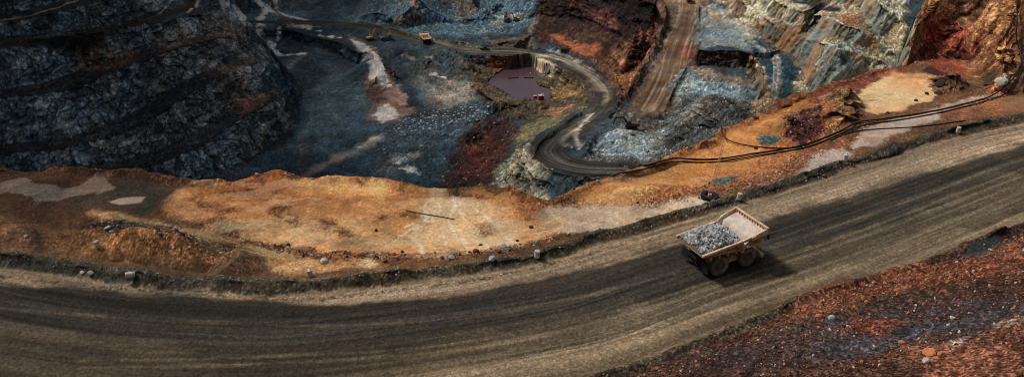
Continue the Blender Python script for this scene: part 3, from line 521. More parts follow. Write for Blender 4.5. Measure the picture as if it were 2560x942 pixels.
fz([(2140, 340), (2260, 300), (2340, 290), (2350, 310), (2260, 340), (2180, 375), (2130, 380)], (184, 164, 150), fe=.5, na=.9, ns=4, rub=.08, strk=.6); fz([(2300, 290), (2480, 240), (2500, 245), (2400, 290), (2350, 300)], (188, 160, 140), fe=.6, na=1.0, op=.7, rub=.15); fz([(2340, 290), (2400, 270), (2420, 290), (2360, 312)], (120, 60, 40), fe=.6, na=1, op=.7); fz([(2390, 280), (2560, 230), (2560, 290), (2400, 310)], (146, 90, 54), fe=.8, na=1.5, op=.8, rub=.5)
stroke([(a, q_+3) for a, q_ in crest0[2:]], (84, 50, 32), 12, 1.2, 2.2, 3, op=.7, rub=1.0, z=-2.2)
# near coloured wall
wl = dict(z=None)
zone([(2262, 168), (2290, 60), (2330, -20), (2340, -60), (2620, -60), (2620, 240), (2485, 232), (2430, 186), (2400, 150), (2340, 146)], (150, 100, 62), 1.5, 2, 6, rub=1.0)
zone([(2285, 120), (2340, 90), (2400, 70), (2430, 120), (2410, 150), (2300, 150)], (104, 38, 30), 1, 2, 4, op=.85, rub=1.0); zone([(2330, 60), (2420, 40), (2430, 80), (2380, 100)], (140, 62, 40), 1, 2, 4, op=.7); zone([(2380, -20), (2460, -20), (2440, 30), (2400, 20)], (84, 48, 34), 1, 2, 4, op=.7)
zone([(2480, 30), (2525, 60), (2530, 140), (2490, 150), (2470, 90)], (200, 138, 84), 1, 2, 4, op=.7); zone([(2490, 200), (2515, 180), (2530, 200), (2500, 232)], (212, 190, 160), .5, .8, 2, op=.8)
zone([(2552, 0), (2620, -60), (2950, -60), (2950, 230), (2560, 300), (2500, 262), (2530, 220), (2560, 180)], (128, 90, 60), .8, .4, 4, rub=.12)
# --- road, berms and the near slope
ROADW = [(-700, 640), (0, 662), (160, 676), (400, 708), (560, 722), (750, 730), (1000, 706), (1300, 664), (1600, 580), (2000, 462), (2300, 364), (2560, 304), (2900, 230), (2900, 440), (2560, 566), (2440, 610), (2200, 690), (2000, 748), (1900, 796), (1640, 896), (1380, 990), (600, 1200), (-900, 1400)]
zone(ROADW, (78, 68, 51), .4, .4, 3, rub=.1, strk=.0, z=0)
zone([(-900, 600), (0, 640), (700, 730), (1100, 700), (1050, 860), (850, 1000), (600, 1200), (-900, 1400)], (60, 52, 41), 6, 2, 12, rub=.1, z=0)  # lower-left road: left-side shade painted in as a darker ground colour
mroad = (RUB < .12) & near
zone([(-700, 640), (0, 668), (160, 684), (300, 700), (560, 726), (750, 733), (1000, 710), (1300, 668), (1600, 586), (2000, 464), (2300, 366), (2560, 308), (2900, 232), (2900, 270), (2560, 362), (2300, 440), (2000, 527), (1800, 585), (1600, 640), (1400, 690), (1100, 745), (830, 762), (400, 742), (0, 712), (-700, 690)], (156, 133, 106), .5, .5, 5, rub=.15, z=0)
zone([(-700, 700), (0, 716), (400, 746), (830, 765), (1100, 748), (1400, 693), (1600, 643), (1800, 588), (2000, 530), (2300, 443), (2560, 365), (2900, 262), (2900, 330), (2560, 440), (2300, 530), (2050, 620), (1900, 680), (1700, 740), (1400, 800), (1000, 860), (600, 866), (300, 845), (0, 800), (-700, 770)], (50, 46, 40), 2.6, 1.9, 7, rub=.1, z=0)
zone([(-700, 760), (0, 800), (250, 850), (500, 876), (400, 890), (200, 870), (0, 850), (-700, 830)], (94, 80, 63), 1.2, .8, 8, op=.7, z=0); zone([(-700, 860), (0, 862), (200, 890), (400, 942), (0, 1000), (-700, 1000)], (70, 60, 48), 1.5, .8, 8, op=.8, z=0)
zone([(1000, 942), (1300, 900), (1600, 840), (1900, 745), (2200, 640), (2400, 575), (2560, 530), (2900, 420), (2900, 440), (2560, 562), (2200, 688), (2000, 746), (1640, 890), (1480, 942), (1300, 1000), (900, 1000)], (132, 112, 86), 1.2, .8, 6, op=.8, z=0)
zone([(1500, 800), (1900, 700), (2200, 600), (2560, 470), (2560, 500), (2200, 630), (1900, 740), (1500, 850)], (92, 80, 62), 1.2, 1, 8, op=.55, z=0)
for dd_, a_ in ((0.0, 1), ):
    d, sg, u, zz = pdist(Xf[near], Yf[near], BERM); n_ = np.flatnonzero(near)
    k = (1-sstep(1.3, 2.0, d+.5*fb2(Xf[near], Yf[near], 2.5, 3, 77)))[:, None]
    C[n_] = C[n_]*(1-k)+s2l((66, 60, 48))*k; RUB[n_] = RUB[n_]*(1-k[:, 0])+.75*k[:, 0]
    vroad = sg*d; uroad = u
stroke([(-300, 655), (0, 690), (300, 722), (520, 738), (760, 748), (1000, 726), (1300, 678), (1600, 600)], (96, 84, 64), 7, .3, .5, 1.2, op=.8, rub=.9, z=0)
pbk = [(1380, 1000), (1480, 950), (1640, 896), (1900, 796), (2000, 747), (2200, 690), (2300, 660), (2440, 608), (2560, 566), (2900, 440), (2900, 2000), (1380, 2000)]
P_near = [W(a, min(b, 1300), 0) for a, b in pbk]
zone([(a, min(b, 1500)) for a, b in pbk], (60, 40, 31), .5, .5, 3, rub=1.25, z=0)
zone([(1400, 1000), (1480, 948), (1640, 892), (1900, 792), (2100, 712), (2260, 665), (2300, 676), (2100, 745), (1900, 825), (1640, 925), (1480, 985)], (70, 62, 50), .4, .6, 3, op=.85, rub=1.0, z=0)
zone([(2410, 640), (2430, 608), (2500, 586), (2515, 606), (2450, 640)], (52, 54, 52), .3, .2, 3, rub=.3)
zone([(1750, 880), (2000, 830), (2200, 790), (2350, 760), (2560, 720), (2560, 830), (2300, 850), (2100, 900), (1900, 930), (1750, 920)], (54, 44, 44), 1.5, 2, 5, op=.85, rub=.9); zone([(2050, 860), (2300, 820), (2500, 770), (2480, 800), (2300, 850), (2080, 890)], (56, 58, 66), 1, 1.2, 4, op=.5)
zone([(2100, 690), (2300, 670), (2450, 640), (2560, 600), (2560, 680), (2400, 700), (2200, 740), (2000, 790), (1960, 780)], (100, 55, 34), 1, 1.5, 4, op=.8); zone([(2150, 790), (2240, 800), (2200, 840), (2120, 820)], (100, 48, 30), 1, 1.5, 4, op=.7); zone([(2300, 880), (2560, 800), (2600, 960), (2300, 980)], (108, 64, 42), 1.2, 1.5, 3, op=.7, rub=1.3); stroke([(2380, 860), (2470, 820), (2560, 790)], (150, 124, 104), 10, .4, .6, 1.5, op=.7)
for l, c_, w_ in (([(0, 770), (400, 800), (900, 812), (1300, 770), (1700, 680), (2100, 560), (2560, 400)], (96, 84, 66), 6), ([(0, 742), (500, 778), (950, 790), (1400, 732), (1800, 630), (2200, 500), (2560, 385)], (34, 32, 29), 7), ([(200, 900), (700, 890), (1200, 850), (1600, 760), (1900, 660), (2200, 560), (2560, 420)], (120, 104, 80), 6), ([(200, 918), (700, 906), (1200, 866), (1600, 776), (1900, 676), (2200, 576), (2560, 436)], (120, 104, 80), 6),
                  ([(500, 942), (900, 905), (1400, 810), (1700, 715), (2000, 640), (2300, 560), (2560, 490)], (58, 50, 40), 7), ([(0, 850), (300, 868), (700, 860), (1100, 830), (1500, 760)], (50, 43, 36), 7), ([(1100, 800), (1500, 722), (1900, 606), (2300, 470)], (30, 29, 27), 5), ([(1300, 900), (1700, 800), (2100, 690), (2400, 570)], (136, 118, 92), 5)):
    stroke(l, c_, w_, .35, .35, 5, op=.5, z=0)
near = near
# shore colour and broken colour everywhere
stri = np.zeros(NVT, np.float32); stri2 = stri.copy()
ws = np.flatnonzero((azf > R(14.5)) & (STEEP.ravel() > .03) & (rf > 120)); tq = (Xf[ws]-Yf[ws])*.707-.42*Zf[ws]; wq = (Xf[ws]+Yf[ws])*.707
stri[ws] = fb3(tq/3.4, wq/30, Zf[ws]/30, 5, 821, .68); stri2[ws] = fb3(tq/7.5, wq/30, Zf[ws]/30, 3, 823)
nB = fb2(Xf, Yf, 34, 3, 501); nM = fb2(Xf, Yf, 7, 4, 502); nS = fb2(Xf, Yf, 1.7, 3, 503)
nF = np.zeros(NVT, np.float32); q_ = np.flatnonzero(near); nF[q_] = fb2(Xf[q_], Yf[q_], .35, 3, 504)
q2 = np.flatnonzero(~near); nP = np.zeros(NVT, np.float32); nP[q2] = H2(q2 % NV, q2//NV, 8)*2-1
nP[q_] = vn2(Xf[q_]/.12, Yf[q_]/.12, 8)*1.2
st = STEEP.ravel()
f3 = np.zeros(NVT, np.float32); g3 = f3.copy(); h3 = f3.copy()
sm = np.flatnonzero((st > .05))
xs, ys, zs_ = Xf[sm], Yf[sm], Zf[sm]
f3[sm] = fb3((xs+zs_*.5)/6.0, (ys-zs_*.2)/6.0, zs_/10, 4, 601, ridged=True)
g3[sm] = fb3((xs+zs_*.5)/2.2, ys/2.2, zs_/3.2, 3, 602, ridged=True)
h3[sm] = fb3(xs/9, ys/9, zs_/6, 3, 603)
# stones: near and far cells
cid = np.zeros(NVT, np.float32); cf = cid.copy(); cdp = cid.copy()
a = np.flatnonzero(near & (RUB > .25)); f1, f2, ci = cell(Xf[a]/.55, Yf[a]/.55, 31); g1, g2, ci2 = cell(Xf[a]/.22, Yf[a]/.22, 33)
den = fb2(Xf[a], Yf[a], 5, 3, 35)*.5+.5
big = (ci > 1-.28*RUB[a]*np.clip(den, 0, 1.2)); sml = (ci2 > 1-.35*RUB[a])
hgt = np.where(big, np.clip(.5-f1, 0, 1)*.75*(0.5+ci2), 0)+np.where(sml, np.clip(.45-g1, 0, 1)*.3, 0)
cdp[a] = hgt; cid[a] = np.where(big, (ci2-.35)*1.5, np.where(sml, (ci2-.6)*1.6, -.12))*np.where(big | sml, (f1 < .5) | sml, 1)
a = np.flatnonzero(~near & (RUB > .2)); f1, f2, ci = cell(Xf[a]/2.1, Yf[a]/2.1, 41); g1, g2, ci2 = cell(Xf[a]/.95, Yf[a]/.95, 43)
den = fb2(Xf[a], Yf[a], 16, 3, 45)*.5+.5
big = ci > 1-.3*RUB[a]*np.clip(den, 0, 1.3)
cdp[a] = np.where(big, np.clip(.5-f1, 0, 1)*2.2*ci2, 0)+np.clip(.5-g1, 0, 1)*.7*RUB[a]*(ci2 > .5)
cid[a] = np.where(big & (f1 < .5), (ci2-.3)*1.5, (ci2-.5)*.8)
cid *= np.clip(RUB, 0, 1.2)*np.where(near, 1, (1-.5*st))
# fractured blocks on the cliffs
bq = np.flatnonzero((st > .1) & ~((azf > R(17.9)) & (rf > 120)) & (~near | (rf > 140)))
wx_ = .9*vn2(Xf[bq]/5, Zf[bq]/4, 911)
k1, k2, kb = cell((Xf[bq]*.9+Yf[bq]*.35)/4.6+wx_, Zf[bq]/3.6+.25*wx_, 901); k3, k4, kc = cell((Xf[bq]*.9+Yf[bq]*.35)/1.9+wx_, Zf[bq]/1.7, 903)
blk = np.zeros(NVT, np.float32); crk = blk.copy(); blk[bq] = (kb-.5)*1.3+(kc-.5)*.8; crk[bq] = (1-sstep(.02, .12, k2-k1))*.8+(1-sstep(.03, .16, k4-k3))*.6
# displacement
amp = (0.12+RUB*0.5)*np.where(near, .30, 1.5)*(1-.6*STR)
roadm = near & (RUB < .16) & (Zf > -1.0)
amp = np.where(roadm, .03, amp)
dzv = amp*(nS*.55+nM*.8)*(1-.6*st)+cdp*np.where(near, .6, .8)*(1-.5*st)
vv = np.zeros(NVT, np.float32); vv[np.flatnonzero(near)] = vroad; uu = np.zeros(NVT, np.float32); uu[np.flatnonzero(near)] = uroad
rut = np.zeros(NVT, np.float32); rm = np.flatnonzero(near)
rut[rm] = fb2(vv[rm]+.25*np.sin(uu[rm]*.05), uu[rm]*.018, .75, 4, 701, .7)+.6*sstep(.35, .6, fb2(vv[rm]-.3*np.sin(uu[rm]*.04+1), uu[rm]*.012, .5, 2, 709))-.5*sstep(.3, .6, fb2(vv[rm]+.4*np.sin(uu[rm]*.03+2), uu[rm]*.014, .6, 2, 713)); band = np.zeros(NVT, np.float32); band[rm] = fb2(vv[rm], uu[rm]*.03, 4.2, 2, 705)
dzv = np.where(roadm, dzv+.05*rut, dzv)
RW = (azf > R(17.9)) & (rf > 120)
hd = np.where(RW, stri*1.3+stri2*1.7-f3*.8-g3*.5, -f3*.9-g3*.4+h3*.9+blk*.95-crk*.8)*st*np.where(near, np.where(rf > 140, .75, .35), 1.0)*np.clip(.4+RUB*.7, 0, 1.1)
Xd = Xf+NX.ravel()*hd; Yd = Yf+NY.ravel()*hd; Zd = Zf+dzv
# broken colour
wc = np.where(near, 1.0, 1.25)
lum = wc*(nB*np.where(near, .22, .40)+nM*.32*(1-.4*STR)+nS*.26*(.4+RUB))+cid*1.5+nP*(.08+.42*np.clip(RUB, 0, 1))+nF*(.10+.7*RUB)
for pl_, hw_, rng in ((ROADF, 15, 1.0), (RAMP, 9, .8)):
    mm = np.flatnonzero((~near) & (RUB < .2) & (Xf > min(p[0] for p in pl_)-20) & (Xf < max(p[0] for p in pl_)+20)); d, sg, u, zz = pdist(Xf[mm], Yf[mm], pl_); v_ = d*sg
    k = (1-sstep(hw_*.8, hw_, d))*rng; lum[mm] += k*(fb2(v_, u*.03, 1.6, 4, 931, .7)*.75+.8*sstep(.25, .55, fb2(v_+1.5*np.sin(u*.05), u*.02, 1.6, 2, 933)))
lum = np.where(roadm, nP*.36+nF*.30+rut*.42+band*.32+nM*.10, lum)
lum += st*np.where(RW, stri*1.0+stri2*.3-.35*sstep(.1, .8, f3)-.3*sstep(.1, .8, g3), -.5*sstep(.1, .8, f3)-.35*sstep(.1, .8, g3)+h3*.35+.35+blk*.75-crk*1.1)*np.where(near, .8, 1.0)
C *= np.exp(np.clip(lum, -1.8, 1.5))[:, None]
# warm and cool drift of hue
hu = fb2(Xf, Yf, 11, 3, 801)*.6+h3*.8+cid*.3; hk = np.where(roadm, .15, .55)*hu*.35
C[:, 0] *= np.exp(hk); C[:, 2] *= np.exp(-hk)
# right-hand wall: slanting bands of ochre, pale green-grey and rust in the rock itself
wr = (azf > R(17.9)) & ~near & (st > .05); wi = np.flatnonzero(wr); xs, ys, zs_ = Xf[wi], Yf[wi], Zf[wi]
tq = (xs-ys)*.707-.42*zs_; s1 = fb3(tq/6, (xs+ys)/40, zs_/26, 3, 811)
t_ = sstep(-.2, .5, s1)[:, None]; C[wi] = C[wi]*(1-t_*st[wi][:, None]*.6)+s2l((120, 140, 138))*t_*st[wi][:, None]*.6
s1 = fb3(tq/8+9, (xs+ys)/40, zs_/22, 3, 812); t_ = sstep(.1, .6, s1)[:, None]
C[wi] = C[wi]*(1-t_*st[wi][:, None]*.6)+s2l((176, 120, 72))*t_*st[wi][:, None]*.6
sl_ = np.flatnonzero(near & (STR > .15)); x_, y_ = Xf[sl_], Yf[sl_]
a1 = fb2(x_*.35+y_*.1, y_-.15*x_, 4.5, 5, 921, .62); a2 = fb2(x_, y_, 15, 3, 922)
k = (sstep(.16, .34, a1+.35*a2)*STR[sl_]*.75)[:, None]; C[sl_] = C[sl_]*(1-k)+C[sl_]*np.array([.50, .38, .30], np.float32)*k
a1 = fb2(x_*.4-y_*.2, y_-.1*x_, 3.2, 5, 923, .62); k = (sstep(.22, .42, a1-.3*a2)*STR[sl_]*.45)[:, None]; C[sl_] = C[sl_]*(1-k)+s2l((226, 190, 140))*k
L_ = C@np.array([.3, .59, .11], np.float32); C = L_[:, None]+(C-L_[:, None])*.86
C = np.clip(C, .006, .85)

# ------------------------------------------------------------------ build the terrain mesh
def add_attr(me, cols):
    at = me.color_attributes.new('col', 'FLOAT_COLOR', 'POINT'); a4 = np.ones((len(cols), 4), np.float32); a4[:, :3] = cols; at.data.foreach_set('color', a4.ravel())
me = bpy.data.meshes.new('ground')
me.vertices.add(NVT); me.vertices.foreach_set('co', np.stack([Xd, Yd, Zd], 1).astype(np.float32).ravel())
ii, jj = np.meshgrid(np.arange(NA-1), np.arange(NV-1), indexing='ij'); v0 = (ii*NV+jj).ravel()
F = np.stack([v0, v0+NV, v0+NV+1, v0+1], 1).astype(np.int32); nf = len(F)
me.loops.add(nf*4); me.loops.foreach_set('vertex_index', F.ravel())
me.polygons.add(nf); me.polygons.foreach_set('loop_start', np.arange(0, nf*4, 4, dtype=np.int32))
me.update(calc_edges=True)
add_attr(me, C)
RF = np.hypot(Xd, Yd).reshape(NA, NV); ZF = Zd.reshape(NA, NV)
def gz(x, y):
    az = math.atan2(x, y); i = min(max(int(round((az-AZ[0])/(AZ[1]-AZ[0]))), 0), NA-1)
    return float(np.interp(math.hypot(x, y), RF[i], ZF[i]))
def gp(px, py):
    p = rc(px, py); return Vector((p[0], p[1], gz(p[0], p[1])))

# ------------------------------------------------------------------ materials
def mat(name, col=None, rough=.9, attr=False, metal=0.0, noise=0.0, nscale=8.0, bump=0.0, bscale=20.0, spec=.3, dirt=None, dscale=2.0):
    m = bpy.data.materials.new(name); m.use_nodes = True; n = m.node_tree; b = n.nodes['Principled BSDF']; L = n.links
    b.inputs['Roughness'].default_value = rough; b.inputs['Metallic'].default_value = metal; b.inputs['Specular IOR Level'].default_value = spec
    tc = n.nodes.new('ShaderNodeTexCoord'); src = None
    if attr:
        a = n.nodes.new('ShaderNodeAttribute'); a.attribute_name = 'col'; src = a.outputs['Color']
    else:
        c = n.nodes.new('ShaderNodeRGB'); c.outputs[0].default_value = (*[float(v) for v in s2l(col)], 1); src = c.outputs[0]
    if dirt is not None:
        nz = n.nodes.new('ShaderNodeTexNoise'); nz.inputs['Scale'].default_value = dscale; nz.inputs['Detail'].default_value = 6; nz.inputs['Roughness'].default_value = .65; L.new(tc.outputs['Object'], nz.inputs['Vector'])
        rp = n.nodes.new('ShaderNodeValToRGB'); rp.color_ramp.elements[0].position = .42; rp.color_ramp.elements[1].position = .62; L.new(nz.outputs['Fac'], rp.inputs[0])
        mx = n.nodes.new('ShaderNodeMix'); mx.data_type = 'RGBA'; L.new(rp.outputs[0], mx.inputs[0]); L.new(src, mx.inputs[6]); mx.inputs[7].default_value = (*[float(v) for v in s2l(dirt)], 1); src = mx.outputs[2]
    if noise:
        nz = n.nodes.new('ShaderNodeTexNoise'); nz.inputs['Scale'].default_value = nscale; nz.inputs['Detail'].default_value = 8; nz.inputs['Roughness'].default_value = .7; L.new(tc.outputs['Object'], nz.inputs['Vector'])
        mr = n.nodes.new('ShaderNodeMapRange'); mr.inputs[1].default_value = .3; mr.inputs[2].default_value = .7; mr.inputs[3].default_value = 1-noise; mr.inputs[4].default_value = 1+noise; L.new(nz.outputs['Fac'], mr.inputs[0])
        vm = n.nodes.new('ShaderNodeVectorMath'); vm.operation = 'SCALE'; L.new(src, vm.inputs[0]); L.new(mr.outputs[0], vm.inputs['Scale']); src = vm.outputs[0]
    L.new(src, b.inputs['Base Color'])
    if bump:
        nz = n.nodes.new('ShaderNodeTexNoise'); nz.inputs['Scale'].default_value = bscale; nz.inputs['Detail'].default_value = 6; L.new(tc.outputs['Object'], nz.inputs['Vector'])
        bp = n.nodes.new('ShaderNodeBump'); bp.inputs['Strength'].default_value = bump; bp.inputs['Distance'].default_value = .3; L.new(nz.outputs['Fac'], bp.inputs['Height']); L.new(bp.outputs[0], b.inputs['Normal'])
    return m
M_ground = mat('earth_and_rock', attr=True, rough=.95, noise=.30, nscale=2.2, bump=.5, bscale=3.0, spec=.12)
me.materials.append(M_ground)
def tag(o, label=None, cat=None, group=None, kind=None):
    if label: o['label'] = label
    if cat: o['category'] = cat
    if group: o['group'] = group
    if kind: o['kind'] = kind
    return o
ground = bpy.data.objects.new('ground', me); COL.objects.link(ground); tag(ground, kind='structure')
#OBJECTS

# ------------------------------------------------------------------ object building helpers
class MB:
    def __init__(self): self.v = []; self.f = []
    def add(self, vs_, fs_, T=None):
        n = len(self.v)
        for p in vs_: self.v.append(tuple(T @ Vector(p)) if T is not None else tuple(p))
        for f in fs_: self.f.append([i+n for i in f])
        return self
    def box(self, c, s, rot=None, T=None, bev=0.0):
        x, y, z = [k/2 for k in s]
        bm = bmesh.new(); bmesh.ops.create_cube(bm, size=1)
        for v in bm.verts: v.co = Vector((v.co.x*s[0], v.co.y*s[1], v.co.z*s[2]))
        if bev > 0: bmesh.ops.bevel(bm, geom=bm.edges[:], offset=min(bev, min(s)*.4), segments=1, affect='EDGES')
        M = Matrix.Translation(c) @ (rot.to_matrix().to_4x4() if rot is not None else Matrix())
        if T is not None: M = T @ M
        bm.verts.index_update(); self.add([v.co for v in bm.verts], [[v.index for v in f.verts] for f in bm.faces], M); bm.free(); return self
    def tube(self, pts, r, n=8, cap=True, r2=None):
        P = [Vector(p) for p in pts]; base = len(self.v); k = len(P)
        for i, p in enumerate(P):
            d = (P[min(i+1, k-1)]-P[max(i-1, 0)]).normalized(); u = d.orthogonal() if abs(d.z) > .95 else d.cross(Vector((0, 0, 1))); u.normalize(); w_ = d.cross(u)
            rr = r if r2 is None else r+(r2-r)*i/(k-1)
            for j in range(n):
                a = 2*PI*j/n; self.v.append(tuple(p+u*math.cos(a)*rr+w_*math.sin(a)*rr))
        for i in range(k-1):
            for j in range(n):
                a = base+i*n+j; b = base+i*n+(j+1) % n; self.f.append([a, b, b+n, a+n])
        if cap: self.f.append([base+j for j in range(n)][::-1]); self.f.append([base+(k-1)*n+j for j in range(n)])
        return self
    def lathe(self, prof, n=32, T=None, close=False):
        vs_ = []; fs_ = []; m = len(prof)
        for i in range(n):
            a = 2*PI*i/n
            for r, y in prof: vs_.append((r*math.cos(a), y, r*math.sin(a)))
        for i in range(n):
            for j in range(m if close else m-1):
                a = i*m+j; b = i*m+(j+1) % m; c = ((i+1) % n)*m; fs_.append([a, b, c+(j+1) % m, c+j])
        return self.add(vs_, fs_, T)
    def prism(self, poly, y0, y1, T=None, axis='y'):
        n = len(poly); mk = (lambda p, t: (p[0], t, p[1])) if axis == 'y' else ((lambda p, t: (t, p[0], p[1])) if axis == 'x' else (lambda p, t: (p[0], p[1], t)))
        vs_ = [mk(p, y0) for p in poly]+[mk(p, y1) for p in poly]
        fs_ = [list(range(n))[::-1], list(range(n, 2*n))]+[[i, (i+1) % n, (i+1) % n+n, i+n] for i in range(n)]
        return self.add(vs_, fs_, T)
    def sheet(self, quad, th):
        q4 = [Vector(p) for p in quad]; nrm = (q4[1]-q4[0]).cross(q4[-1]-q4[0]).normalized()*th; n = len(q4)
        return self.add([tuple(p) for p in q4]+[tuple(p+nrm) for p in q4], [list(range(n))[::-1], list(range(n, 2*n))]+[[i, (i+1) % n, (i+1) % n+n, i+n] for i in range(n)])
    def build(self, name, m, parent=None, smooth=False, loc=None):
        me_ = bpy.data.meshes.new(name); me_.from_pydata(self.v, [], self.f); me_.materials.append(m)
        bm = bmesh.new(); bm.from_mesh(me_); bmesh.ops.recalc_face_normals(bm, faces=bm.faces[:]); bm.to_mesh(me_); bm.free()
        if smooth: me_.polygons.foreach_set('use_smooth', [True]*len(me_.polygons))
        o = bpy.data.objects.new(name, me_); COL.objects.link(o)
        if parent is not None: o.parent = parent
        if loc is not None: o.location = loc
        return o
def empty(name, loc=(0, 0, 0), rot=(0, 0, 0), sc=1.0):
    o = bpy.data.objects.new(name, None); COL.objects.link(o); o.location = loc; o.rotation_euler = rot; o.scale = (sc,)*3; o.empty_display_size = .3; return o
def copy_tree(o, parent=None):
    c = o.copy(); COL.objects.link(c)
    if parent is not None: c.parent = parent
    for ch in list(o.children): copy_tree(ch, c)
    return c
def E3(x, y, z):
    from mathutils import Euler
    return Euler((x, y, z))
M_rust = mat('rusty_tan_steel', (192, 150, 118), .75, noise=.25, nscale=3, dirt=(146, 102, 74), dscale=1.3)
M_rail = mat('dusty_pale_steel', (220, 196, 172), .8, noise=.15, nscale=4, dirt=(184, 146, 114), dscale=1.5)
M_bedin = mat('dust_worn_bed', (208, 198, 190), .7, noise=.2, nscale=2.5, dirt=(184, 166, 150), dscale=.9)
M_cream = mat('cream_paint', (206, 186, 140), .55, noise=.12, nscale=5, dirt=(160, 134, 98), dscale=2)
M_yellow = mat('yellow_paint', (214, 166, 40), .5, noise=.1, dirt=(150, 110, 50), dscale=3)
M_black = mat('black_steel', (34, 33, 33), .6, noise=.2)
M_tyre = mat('dusty_rubber', (84, 77, 71), .95, noise=.3, nscale=3, dirt=(140, 122, 108), dscale=1.2)
M_tyred = mat('dark_rubber', (30, 34, 40), .85, noise=.3, nscale=3)
M_rim = mat('dusty_rim', (122, 92, 76), .8, noise=.3, nscale=4, dirt=(80, 62, 52), dscale=3)
M_glass = mat('dark_glass', (20, 26, 30), .12, spec=.6)
M_white = mat('white_plastic', (214, 206, 196), .5, noise=.12, nscale=4, dirt=(170, 150, 128), dscale=2.5)
M_pipe = mat('black_pipe', (24, 22, 24), .4, noise=.2)
M_grey = mat('grey_paint', (150, 150, 150), .6, noise=.15, dirt=(110, 104, 98), dscale=1.5)
M_dgrey = mat('dark_grey_paint', (66, 62, 60), .7, noise=.2, dirt=(96, 76, 58), dscale=1.5)
M_red = mat('red_paint', (150, 44, 36), .6, noise=.15)
M_rope = mat('dark_float', (70, 44, 44), .8)
M_mast = mat('galvanised_steel', (206, 170, 150), .5)
M_rock = mat('blue_grey_rock', (158, 162, 166), .9, noise=.45, nscale=1.3, bump=.4, bscale=5)
M_rockw = mat('pale_rock', (190, 182, 172), .9, noise=.35, nscale=1.6, bump=.4, bscale=5)
M_rockb = mat('brown_rock', (112, 66, 46), .9, noise=.45, nscale=1.6, bump=.4, bscale=5)
M_rockd = mat('dark_rock', (56, 44, 44), .9, noise=.45, nscale=1.6, bump=.4, bscale=5)
M_rocko = mat('orange_rock', (186, 116, 78), .9, noise=.35, nscale=1.6, bump=.4, bscale=5)
M_rockdg = mat('dark_grey_rock', (112, 120, 128), .9, noise=.4, nscale=1.6, bump=.4, bscale=5)
M_fines = mat('crushed_fines', (104, 92, 80), .95, noise=.5, nscale=3, bump=.6, bscale=9)
M_cut = mat('pale_cuttings', (156, 162, 166), .95, noise=.3, nscale=3)

def rock_verts(seed, sub=1):
    rs = random.Random(seed); bm = bmesh.new(); bmesh.ops.create_icosphere(bm, subdivisions=sub, radius=1)
    sx, sy, sz = rs.uniform(.8, 1.25), rs.uniform(.65, 1.0), rs.uniform(.5, .8)
    pl = [(Vector((rs.gauss(0, 1), rs.gauss(0, 1), rs.gauss(0, 1))).normalized(), rs.uniform(.55, .85)) for _ in range(7)]
    for v in bm.verts:
        for n_, d in pl:
            t = v.co.dot(n_)
            if t > d: v.co -= n_*(t-d)
        v.co *= rs.uniform(.93, 1.07); v.co = Vector((v.co.x*sx, v.co.y*sy, v.co.z*sz))
    bm.verts.index_update(); r = ([tuple(v.co) for v in bm.verts], [[v.index for v in f.verts] for f in bm.faces]); bm.free(); return r
ROCKS = [rock_verts(i, 2) for i in range(6)]; RLOW = [rock_verts(i+20, 1) for i in range(8)]

# ------------------------------------------------------------------ haul truck
def tyre_mesh(R0=1.35, w_=.76, lugs=36):
    m = MB(); h = w_/2
    prof = [(.74, -h*.62), (.80, -h*.86), (R0*.80, -h), (R0*.93, -h*.93), (R0*.965, -h*.80), (R0*.965, h*.80), (R0*.93, h*.93), (R0*.80, h), (.80, h*.86), (.74, h*.62)]
    m.lathe(prof, 48, close=True)
    for i in range(lugs):
        a = 2*PI*i/lugs
        for s_ in (-1, 1):
            T = Matrix.Rotation(-(a+(.06 if s_ > 0 else 0)), 4, 'Y') @ Matrix.Translation((R0*.965, s_*h*.5, 0))
            m.box((0, 0, 0), (.10, h*.86, .15), rot=E3(s_*.35, 0, 0), T=T)
    return m
def rim_mesh(w_=.76, out=1):
    m = MB(); h = w_/2
    m.lathe([(.76, -h*.6), (.72, -h*.3), (.72, h*.45), (.76, h*.72), (.70, h*.66), (.64, h*.30), (.40, h*.18), (.38, h*.52), (.30, h*.60), (.26, h*.86), (.0, h*.90)], 32)
    for i in range(16):
        a = 2*PI*i/16; m.box((.52*math.cos(a), h*.26, .52*math.sin(a)), (.05, .08, .05))
    m.lathe([(.0, -h*.5), (.72, -h*.3)], 32)
    return m
TY = None
def wheel(parent, x, y, side, mt, mr, z=1.35):
    """wheel part (tyre) with its rim as sub-part; side -1 = right, +1 = left"""
    global TY
    if TY is None:
        TY = (tyre_mesh().build('tyre', M_tyre).data, rim_mesh().build('rim', M_rim).data)
        for o in list(bpy.data.objects):
            if o.type == 'MESH' and o.data in TY: bpy.data.objects.remove(o)
    o = empty('wheel', (x, y, z)); o.parent = parent; o.rotation_euler = (0, random.uniform(0, 6), 0 if side > 0 else PI)
    for d_, n_ in zip(TY, ('tyre', 'rim')):
        c = bpy.data.objects.new(n_, d_); COL.objects.link(c); c.parent = o
    return o
